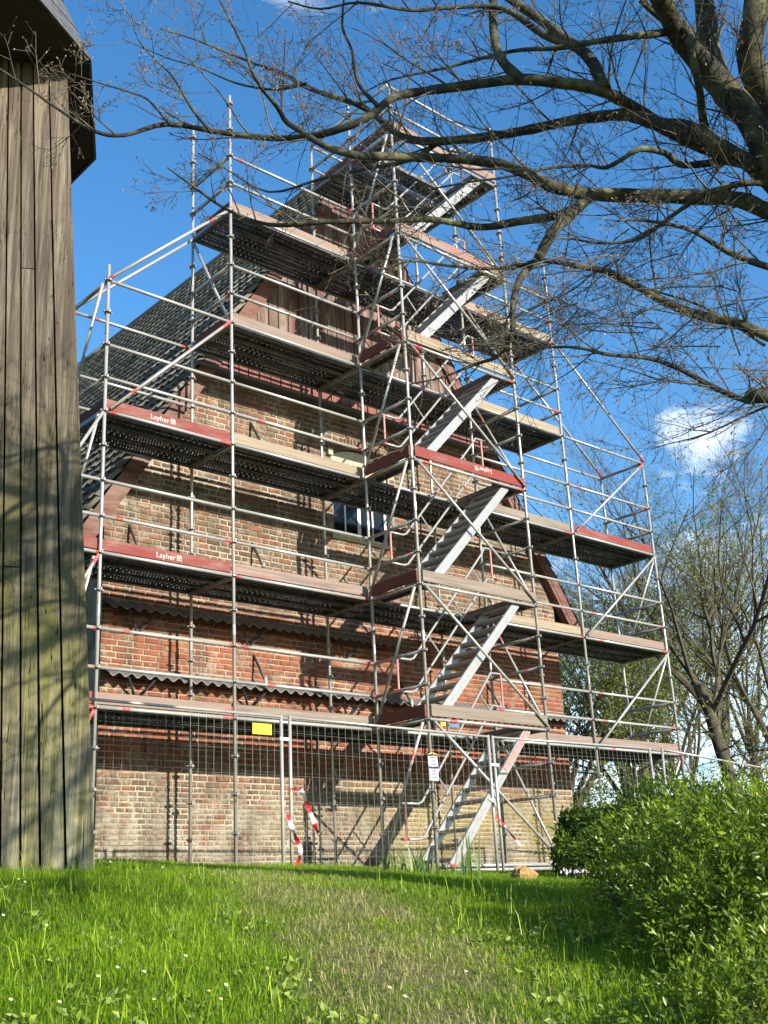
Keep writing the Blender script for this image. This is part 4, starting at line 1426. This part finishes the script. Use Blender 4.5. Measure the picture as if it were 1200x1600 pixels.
# facade diagonals
def brace(a, b, parent, r=.0225):
    tube('diagonal_brace', a, b, r, 'galvanised', parent)
brace((S1 + .05, YF - .06, 6.02), (S2 - .05, YF - .06, 7.98), scaf)
for n in (1, 2, 3):
    brace((S6 + .05, YF - .06, 2.0 * n + .04), (S7 - .05, YF - .06, 2.0 * n + 1.96), scaf)
brace((S7 - .05, YF - .06, 1.96), (S6 + 1.2, YF - .9, .1), scaf)
brace((S7, YF - .02, 1.96), (S7 - .2, YF - 1.1, -.05), scaf)
# end diagonals: front node down to the back standard
for x, lv in ((S1, (2, 3, 4)), (S7, (1, 2, 3))):
    for n in lv:
        s = -.06 if x == S1 else .06
        brace((x + s, YF + .05, 2.0 * n - .04), (x + s, YB - .05, 2.0 * n - 1.9), scaf)
brace((S0 + .05, YF - .06, 4.2), (S1 - .05, YF - .06, 5.95), scaf)
brace((S0 + .05, YF - .06, 2.2), (S1 - .05, YF - .06, 3.95), scaf)
brace((S0 + .05, YF - .06, .2), (S1 - .05, YF - .06, 1.95), scaf)
brace((S2, YB - .02, 9.95), (S2 + .0, YF + .06, 8.05), scaf)
# wall ties
for x, z in ((1.2, 5.0), (1.2, 7.1), (3.4, 5.1), (3.4, 3.3), (6.4, 3.2), (8.6, 3.3), (8.6, 5.2), (3.4, 7.2)):
    tube('wall_tie', (x, YB, z - .5), (x, WY + .02, z), .02, 'dark_metal', scaf)
    hz((x - .0, YB, z - .62), (x, YB + .02, z - .38), scaf, 'tie_coupler', .03)
# --- stair tower
TT = {1: 'board_grey', 2: 'board_grey', 3: 'board_red', 4: 'board_beige', 5: 'board_pink', 6: 'board_pink'}
for n in range(1, 7):
    z = 2.0 * n
    hz((S3, YT, z), (SX, YT, z), tower)
    hz((S3, YT, z), (S3, YF, z), tower, 'transom')
    hz((SX, YT, z), (SX, YF, z), tower, 'transom')
    for dz in (.5, 1.0):
        hz((S3, YT, z + dz), (S3, YF, z + dz), tower, 'end_rail', .026)
        if n < 6:
            hz((SX, YT, z - dz), (SX, YF, z - dz), tower, 'end_rail', .026)
    tb = toe((S3 + .03, YT - .035), (SX - .03, YT - .035), TT[n], tower, z + .04, .03, .17)
    if n == 3:
        lettering(tb, 5.98, YT - .035 - .0175, z + .09, .105, True)
    toe((S3 - .04, YT), (S3 - .04, YF - .05), 'board_darkred', tower, z + .04, .03, .17)
    deck(SX - .56, SX - .02, YT + .05, YF - .06, z + .045, tower)
    deck(S3 + .02, S3 + .26, YT + .05, YF - .06, z + .045, tower)
    if n == 6:
        deck(S3 + .28, SX - .6, YF - .42, YF - .08, z + .045, tower)
    brace((S3 + .05, YT - .075, z - .04), (SX - .05, YT - .075, z - 1.96), tower)
    brace((S3 - .06, YT + .05, z - .04), (S3 - .06, YF - .05, z - 1.92), tower)
    brace((SX + .06, YF - .05, z - .02), (SX + .06, YT + .05, z - 1.95), tower, .02)
for dz in (12.5, 13.0):
    hz((S3, YT, dz - .05), (SX, YT, dz - .05), tower, 'guard_rail')
def flight(n):
    z0 = 2.0 * n + (.06 if n else float(gz(5, -.8)) + .05)
    z1 = 2.0 * n + 2.0
    xa, xb = 4.93, 6.80
    fl = bpy.data.objects.new('stair_flight', None)
    COL.objects.link(fl)
    fl.location = (xa, -.7, z0)
    PW[fl.name] = Matrix.Translation((xa, -.7, z0))
    fl.parent = tower
    fl.matrix_parent_inverse = PW[tower.name].inverted()
    sl_ = (z1 - z0) / (xb - xa)
    hgt = .24
    for y0, y1 in ((-1.045, -1.01), (-.40, -.365)):
        lo = .12
        o = MB().prism([(xa, z0), (xa + .10, z0), (xb + .06, z1 - .06), (xb + .06, z1 + .05), (xb - .02, z1 + .05), (xa, z0 + .11)], y0, y1).build('stringer', 'aluminium', fl)
        MB().prism([(xa + .03, z0 + .035), (xa + .05, z0 + .02), (xb + .05, z1 - .04), (xb + .03, z1 - .02)], y0 - .006, y0 + .002).build('stringer_flange', 'aluminium', o)
        if n == 0 and y0 < -1:
            MB().prism([(xb - .62, z1 - .62), (xb - .54, z1 - .68), (xb + .03, z1 - .08), (xb - .04, z1 - .02)], y0 - .009, y0 - .007).build('paint_patch', 'pink_paint', o)
    N = 10
    for i in range(N):
        f = (i + .6) / N
        x, z = xa + .06 + (xb - xa) * f, z0 + .04 + (z1 - z0) * f
        st = MB()
        st.box((x, -.705, z), (.20, .605, .028))
        for k in range(5):
            st.box((x - .08 + k * .04, -.705, z - .02), (.008, .6, .018))
        st.build('step', 'aluminium_step', fl)
    # handrail on the inner side: two tubes with bends and struts
    y = -.345
    h = z0 + .98
    for off in (0, -.5):
        top = [(xa - .2, h + off), (xa + .12, h + off), (xa + .2, h + off + .03), (xb + .02, h + off + 2.02 * (z1 - z0) / 2.0), (xb + .12, h + off + 2.1), (xb + .2, h + off + 2.1), (xb + .36, h + off + 2.1)]
        if off:
            top = [(xa - .2, h + off), (xa + .12, h + off), (xa + .2, h + off + .03), (xb + .02, h + off + 2.0 * (z1 - z0) / 2.0), (xb + .12, h + off + 2.06), (xb + .36, h + off + 2.06)]
        o = MB().path([(x, y, z) for x, z in top], .019, 8).build('handrail', 'aluminium', fl, True)
    for x, zz in ((xa - .14, h), (xb + .26, h + 2.08)):
        MB().path([(x, y, zz - .5), (x, y, zz)], .017, 8).build('rail_post', 'pink_paint', fl)
    for f in (.2, .55, .85):
        x, zz = xa + .2 + (xb - xa - .2) * f, h + .03 + 1.97 * f
        MB().path([(x, y, zz), (x + .25, y, zz - .27)], .014, 6).build('rail_strut', 'aluminium', fl)
    for x, zz in ((xa - .2, h - .5), (xb + .36, h + 2.08 - .5)):
        MB().path([(x - .05, y, zz), (x + .06, y, zz)], .022, 8).build('rail_clamp', 'red_paint', fl)
tube_mat('aluminium_step', (0.42, 0.41, 0.39), (0.3, 0.28, 0.25), False)
for n in range(6):
    flight(n)
# boards and spare tubes at the tower foot
for i, (y, z, m) in enumerate(((-1.25, .03, 'board_grey'), (-1.0, .03, 'board_grey'), (-1.2, .085, 'board_beige'))):
    zz = float(gz(6, -1.2))
    MB().box((5.95, y, zz + z + .02), (3.0 - .2 * i, .2, .045)).build('base_board', m, tower)
for i in range(2):
    zz = float(gz(6, -1.4)) + .06 + i * .06
    tube('spare_tube', (4.5, -1.42 + i * .05, zz), (7.4, -1.42, zz), .024, 'galvanised', tower)
# notice in a plastic sleeve on the tower standard
nm = MB()
zc = 1.30
nx = []
for i in range(5):
    for j in range(6):
        nx.append((4.55 + i * .045, YT - .045 - .008 * math.sin(i * 1.3 + j), zc - .17 + j * .068))
nm.v = nx
nm.f = [(i * 6 + j, (i + 1) * 6 + j, (i + 1) * 6 + j + 1, i * 6 + j + 1) for i in range(4) for j in range(5)]
o = nm.build('notice', 'plastic_sleeve', None)
o.modifiers.new('thick', 'SOLIDIFY').thickness = .003
tag(o, 'grey paper notice in a plastic sleeve tied to the stair tower pole', 'notice')
MB().path([(4.56, YT - .05, zc + .19), (4.64, YT - .04, zc + .22), (4.72, YT - .05, zc + .19)], .008, 6).build('tie', 'yellow', o)
for k in range(7):
    MB().box((4.64, YT - .0585, zc - .12 + k * .045), (.13 - .02 * (k % 3), .001, .006)).build('text_line', 'dark_metal', o)
# small plates clipped on the tower ledger
MB().box((5.12, YT - .03, 1.93), (.22, .012, .05)).build('blue_plate', 'blue', tower)
MB().box((4.90, YT - .03, 1.94), (.10, .012, .05)).build('yellow_plate', 'yellow', tower)

# ------------------------------------------------------------------ mesh fence
def fence_panel(a, b, label, sign=False):
    a, b = Vector(a), Vector(b)
    d = (b - a)
    L = d.length
    ang = math.atan2(d.y, d.x)
    tilt = math.atan2(d.z, Vector((d.x, d.y)).length)
    mt = Matrix.Translation(a) @ Matrix.Rotation(ang, 4, 'Z') @ Matrix.Rotation(-tilt, 4, 'Y')
    root = bpy.data.objects.new('fence_panel', None)
    COL.objects.link(root)
    root.matrix_world = mt
    PW[root.name] = mt
    tag(root, label, 'fence panel', 'mesh fence panels before the scaffold')
    def part(name, mb, mat, parent=root, smooth=True):
        return link(name, mb.mesh(name, mat, smooth), parent, mt)
    H = 2.0
    for x in (.02, L - .02):
        part('post', MB().path([(x, 0, 0), (x, 0, H)], .021, 8), 'galvanised_plain')
    for z in (H - .02, .14):
        part('rail', MB().path([(.04, 0, z), (L - .04, 0, z)], .0165, 8), 'galvanised_plain')
    w = MB()
    n = int(L / .105)
    for i in range(1, n):
        x = .02 + (L - .04) * i / n
        bow = .006 * math.sin(i * .7)
        w.path([(x, -.004, .14), (x + bow, -.004, 1.0), (x, -.004, H - .02)], .0015, 3, False)
    for z in (.4, .7, 1.0, 1.3, 1.58, 1.8):
        w.path([(.04, .002, z), (L * .5, .01, z - .008), (L - .04, .002, z)], .0015, 3, False)
    stuff(part('wire_mesh', w, 'galvanised_plain'))
    part('foot', MB().box((0, 0, .03), (.2, .6, .09)), 'lead', smooth=False)
    return root, mt
FZ = -.315
FY = -2.0
fp1, m1 = fence_panel((-2.12, FY, FZ + .02), (1.36, FY, FZ + .0), 'wire mesh fence panel with the yellow sign, left of the gate posts')
fp2, m2 = fence_panel((1.44, FY, FZ), (4.88, FY, FZ - .03), 'wire mesh fence panel hung with red and white tape in the middle')
fp3, m3 = fence_panel((4.98, FY + .02, FZ - .03), (8.62, FY + .02, FZ), 'wire mesh fence panel in front of the lowest stair flight')
fp4, m4 = fence_panel((8.76, FY, FZ), (12.2, FY + .0, FZ - .2), 'wire mesh fence panel rising above the hedge on the right')
link('coupler', MB().box((3.49, 0, 1.72), (.13, .04, .035)).mesh('coupler', 'white_paint'), fp1, m1)
link('coupler', MB().box((3.5, 0, 1.6), (.14, .04, .035)).mesh('coupler', 'white_paint'), fp2, m2)
sg = MB().box((1.06, FY - .02, 1.50), (.27, .006, .125)).build('yellow_sign', 'yellow')
tag(sg, 'small blank yellow sign fixed near the top of the fence', 'sign')
# barrier tape
def tape(name, pts, wdt, label, start):
    root = thing(name, pts[0], label, 'barrier tape', 'red and white tape strips')
    sp = smooth_path([Vector(p) for p in pts], 5)
    acc = start
    m = len(sp)
    bands = []
    for i in range(m - 1):
        a, b = sp[i], sp[i + 1]
        tw = .9 * math.sin(i * .55 + start)
        t = (b - a).normalized()
        s = (RH.to_3d() * math.cos(tw) + FH.to_3d() * math.sin(tw))
        s = (s - t * s.dot(t)).normalized() * wdt * .5
        tw2 = .9 * math.sin((i + 1) * .55 + start)
        s2 = (RH.to_3d() * math.cos(tw2) + FH.to_3d() * math.sin(tw2))
        s2 = (s2 - t * s2.dot(t)).normalized() * wdt * .5
        k = int(acc / .15) % 2
        if not bands or bands[-1][0] != k:
            bands.append((k, MB()))
        bands[-1][1].face([a - s, a + s, b + s2, b - s2])
        acc += (b - a).length
    for k, mb in bands:
        mb.build(('red_band', 'white_band')[k], ('tape_red', 'tape_white')[k], root)
ty = FY - .05
def on_y(u, v, y):
    d = at(u, v, 1) - CAM
    return CAM + d * ((y - CAM.y) / d.y)
tape('barrier_tape', [on_y(452, 1233, ty), on_y(470, 1234, ty - .02), on_y(478, 1252, ty - .03), on_y(487, 1275, ty), on_y(497, 1302, ty - .02)], .05, 'upper tape end blowing out from the fence post', .02)
tape('barrier_tape', [on_y(450, 1273, ty), on_y(455, 1290, ty - .02), on_y(463, 1310, ty - .04), on_y(469, 1325, ty), on_y(468, 1340, ty), on_y(461, 1356, ty - .03)], .055, 'lower tape end hanging in a curl to the grass', .1)
tape('barrier_tape', [on_y(776, 1275, ty), on_y(788, 1290, ty), on_y(800, 1305, ty), on_y(815, 1322, ty)], .03, 'thin tape tail beside the lowest stair flight', .0)
# rag tied round the double post
kn = MB()
pk = on_y(767, 1252, FY - .03)
kn.path([pk + Vector((-.05, 0, .03)), pk + Vector((0, -.03, 0)), pk + Vector((.05, 0, .02)), pk + Vector((.07, -.02, -.07))], [.012, .03, .022, .008], 7)
tag(kn.build('white_rag', 'tape_white', None, True), 'white rag knotted round the doubled fence posts', 'rag')

# ------------------------------------------------------------------ plants and small things at the crest
def clump(u, v, n, h, label, wid=.012):
    b = gp(u, v)
    root = thing('iris_clump', b, label, 'plant', 'leafy clumps at the fence')
    V, Fc, rn = [], [], []
    for i in range(n):
        o = b + Vector((random.gauss(0, .07), random.gauss(0, .07), -.02))
        az = random.uniform(0, 6.28)
        le = random.uniform(.12, .55)
        hh = h * random.uniform(.55, 1.1)
        side = Vector((-math.sin(az), math.cos(az), 0)) * wid * random.uniform(.7, 1.3)
        dr = Vector((math.cos(az), math.sin(az), 0))
        k = len(V)
        for j in range(5):
            f = j / 4
            c = o + Vector((0, 0, hh * f * (1 - .25 * le * f))) + dr * hh * le * f * f
            wv = side * (1 - f ** 2) if j < 4 else side * 0.02
            V += [c - wv, c + wv]
        for j in range(4):
            Fc.append((k + 2 * j, k + 2 * j + 1, k + 2 * j + 3, k + 2 * j + 2))
        rn += [random.random()] * 10
    stuff(link('blades', np_mesh('blades', np.array([tuple(x) for x in V]), np.array(Fc), 'iris_leaf', np.array(rn)), root))
    return root
clump(628, 1366, 26, .36, 'dense blue-green iris clump left of the tower foot')
clump(662, 1368, 22, .33, 'broad iris clump right in front of the tower pole')
clump(735, 1372, 14, .52, 'tall single iris clump by the doubled fence posts')
clump(708, 1370, 10, .22, 'small iris tuft between the taller clumps')

def narcissus(u, v, h, label):
    b = gp(u, v)
    root = thing('narcissus', b, label, 'flower', 'white narcissi by the fence')
    tip = b + Vector((random.uniform(-.05, .05), random.uniform(-.05, .05), h))
    MB().path([b, b.lerp(tip, .5) + rv() * .01, tip], .004, 5).build('stem', 'iris_leaf', root)
    fc = Vector((-.5, -.8, .15)).normalized()
    q = fc.to_track_quat('Z', 'Y').to_matrix()
    for k in range(6):
        a = k * math.pi / 3
        m = MB()
        pr = [(0.006, 0, 0), (.02, .012, .004), (.038, 0, .001), (.02, -.012, .004)]
        rot = Matrix.Rotation(a, 3, 'Z')
        m.face([tip + q @ (rot @ Vector(p)) for p in pr])
        m.build('petal', 'petal_white', root)
    MB().path([tip, tip + fc * .012], [.005, .009], 7).build('cup', 'petal_yellow', root)
    m = MB()
    for k in range(3):
        o = b + rv() * .03
        o.z = b.z
        e = o + Vector((random.uniform(-.1, .1), random.uniform(-.1, .1), h * .8))
        sd = Vector((.006, -.005, 0))
        m.face([o - sd, o + sd, e])
    m.build('blade', 'iris_leaf', root)
random.seed(5)
for i, (u, v, h, lb) in enumerate(((268, 1352, .20, 'leftmost low narcissus before the wall'), (280, 1352, .26, 'narcissus second from the left before the wall'), (296, 1353, .22, 'narcissus beneath the two tall blooms, left'), (313, 1353, .36, 'narcissus just left of the tallest bloom'), (322, 1353, .42, 'tallest white narcissus in front of the brick wall'), (318, 1353, .25, 'short narcissus right below the tallest bloom'))):
    narcissus(u, v, h, lb)

def daisy_field():
    proto = MB()
    for k in range(9):
        a = k * 2 * math.pi / 9
        proto.face([(0, 0, .002), (.007 * math.cos(a - .26), .007 * math.sin(a - .26), .004), (.0115 * math.cos(a), .0115 * math.sin(a), .003), (.007 * math.cos(a + .26), .007 * math.sin(a + .26), .004)])
    pm = proto.mesh('petals', 'petal_white')
    em = MB().path([(0, 0, .0), (0, 0, .009)], [.004, .003], 7).mesh('flower_eye', 'petal_yellow')
    sm = MB().path([(0, 0, -.07), (0, 0, .001)], .0016, 4).mesh('stem', 'iris_leaf')
    spots = [(162, 1356), (172, 1359), (178, 1357), (75, 1362), (58, 1370), (108, 1363), (28, 1391), (4, 1448), (254, 1368), (210, 1352), (152, 1548), (290, 1516), (353, 1562), (326, 1575), (92, 1590), (225, 1545), (485, 1555), (730, 1545), (15, 1592), (345, 1592), (72, 1464), (183, 1535), (240, 1590), (610, 1570), (634, 1585), (125, 1362), (38, 1395)]
    for u, v in spots:
        p = gp(u, v)
        hgt = random.uniform(.06, .085)
        root = thing('daisy', p, 'tiny white daisy in the grass near the mill foot' if v < 1400 else ('tiny white daisy in the bottom left lawn' if u < 420 else 'tiny white daisy beside the worn path'), 'flower', 'daisies near the mill' if v < 1400 else ('daisies in the bottom left lawn' if u < 420 else 'daisies by the path'))
        mt = Matrix.Translation((p.x, p.y, p.z + hgt)) @ Matrix.Rotation(random.uniform(.3, .9), 4, 'X') @ Matrix.Rotation(random.uniform(0, 6), 4, 'Z')
        link('petals', pm, root, mt)
        link('flower_eye', em, root, mt)
        link('stem', sm, root, Matrix.Translation((p.x, p.y, p.z + hgt)))
    for (u, v) in ((279, 1537), (68, 1519)):
        p = gp(u, v)
        root = thing('dandelion', p, 'small yellow dandelion near the ' + ('left edge of the lawn' if u < 200 else 'path in the bottom lawn'), 'flower', 'dandelions in the lawn')
        mt = Matrix.Translation((p.x, p.y, p.z + .07))
        m = MB()
        for k in range(14):
            a = k * 2 * math.pi / 14
            m.face([(0, 0, .004), (.014 * math.cos(a - .2), .014 * math.sin(a - .2), .008), (.02 * math.cos(a), .02 * math.sin(a), .006), (.014 * math.cos(a + .2), .014 * math.sin(a + .2), .008)])
        link('petals', m.mesh('petals', 'petal_yellow'), root, mt)
        link('stem', sm, root, mt)
daisy_field()

def stone(u, v, r, label):
    p = gp(u, v)
    m = MB()
    n, k = 10, 6
    for i in range(k + 1):
        th = math.pi * i / k
        for j in range(n):
            a = 2 * math.pi * j / n
            f = 1 + .22 * math.sin(3 * a + i) + random.uniform(-.12, .12)
            m.v.append((p.x + r * 1.3 * f * math.sin(th) * math.cos(a), p.y + r * f * math.sin(th) * math.sin(a), p.z + r * .55 + r * .75 * f * math.cos(th)))
    for i in range(k):
        for j in range(n):
            m.f.append((i * n + j, i * n + (j + 1) % n, (i + 1) * n + (j + 1) % n, (i + 1) * n + j))
    tag(m.build('stone', 'ochre_stone', None), label, 'stone')
stone(818, 1376, .10, 'lumpy ochre stone lying at the foot of the stair tower')

def primrose(u, v, mat, label):
    p = gp(u, v)
    root = thing('primrose', p, label, 'flower', 'low flowers at the hedge foot')
    for i in range(9):
        c = p + Vector((random.gauss(0, .07), random.gauss(0, .07), random.uniform(.05, .10)))
        m = MB()
        for k in range(5):
            a = k * 2 * math.pi / 5
            m.face([c, c + Vector((.012 * math.cos(a - .4), -.006, .014 * math.sin(a - .4))), c + Vector((.02 * math.cos(a), -.008, .02 * math.sin(a))), c + Vector((.012 * math.cos(a + .4), -.006, .014 * math.sin(a + .4)))])
        m.build('blossom', mat, root)
        MB().path([(c.x, c.y, p.z - .01), c], .003, 4).build('stem', 'iris_leaf', root)
for u, v, mt, lb in ((886, 1374, 'petal_lilac', 'pale lilac flower cushion left at the hedge foot'), (912, 1376, 'petal_lilac', 'pale lilac flower cushion in the middle at the hedge foot'), (930, 1374, 'petal_yellow', 'orange-yellow flower tuft at the hedge foot'), (946, 1377, 'petal_white', 'white flower cushion nearest the loose bush')):
    primrose(u, v, mt, lb)
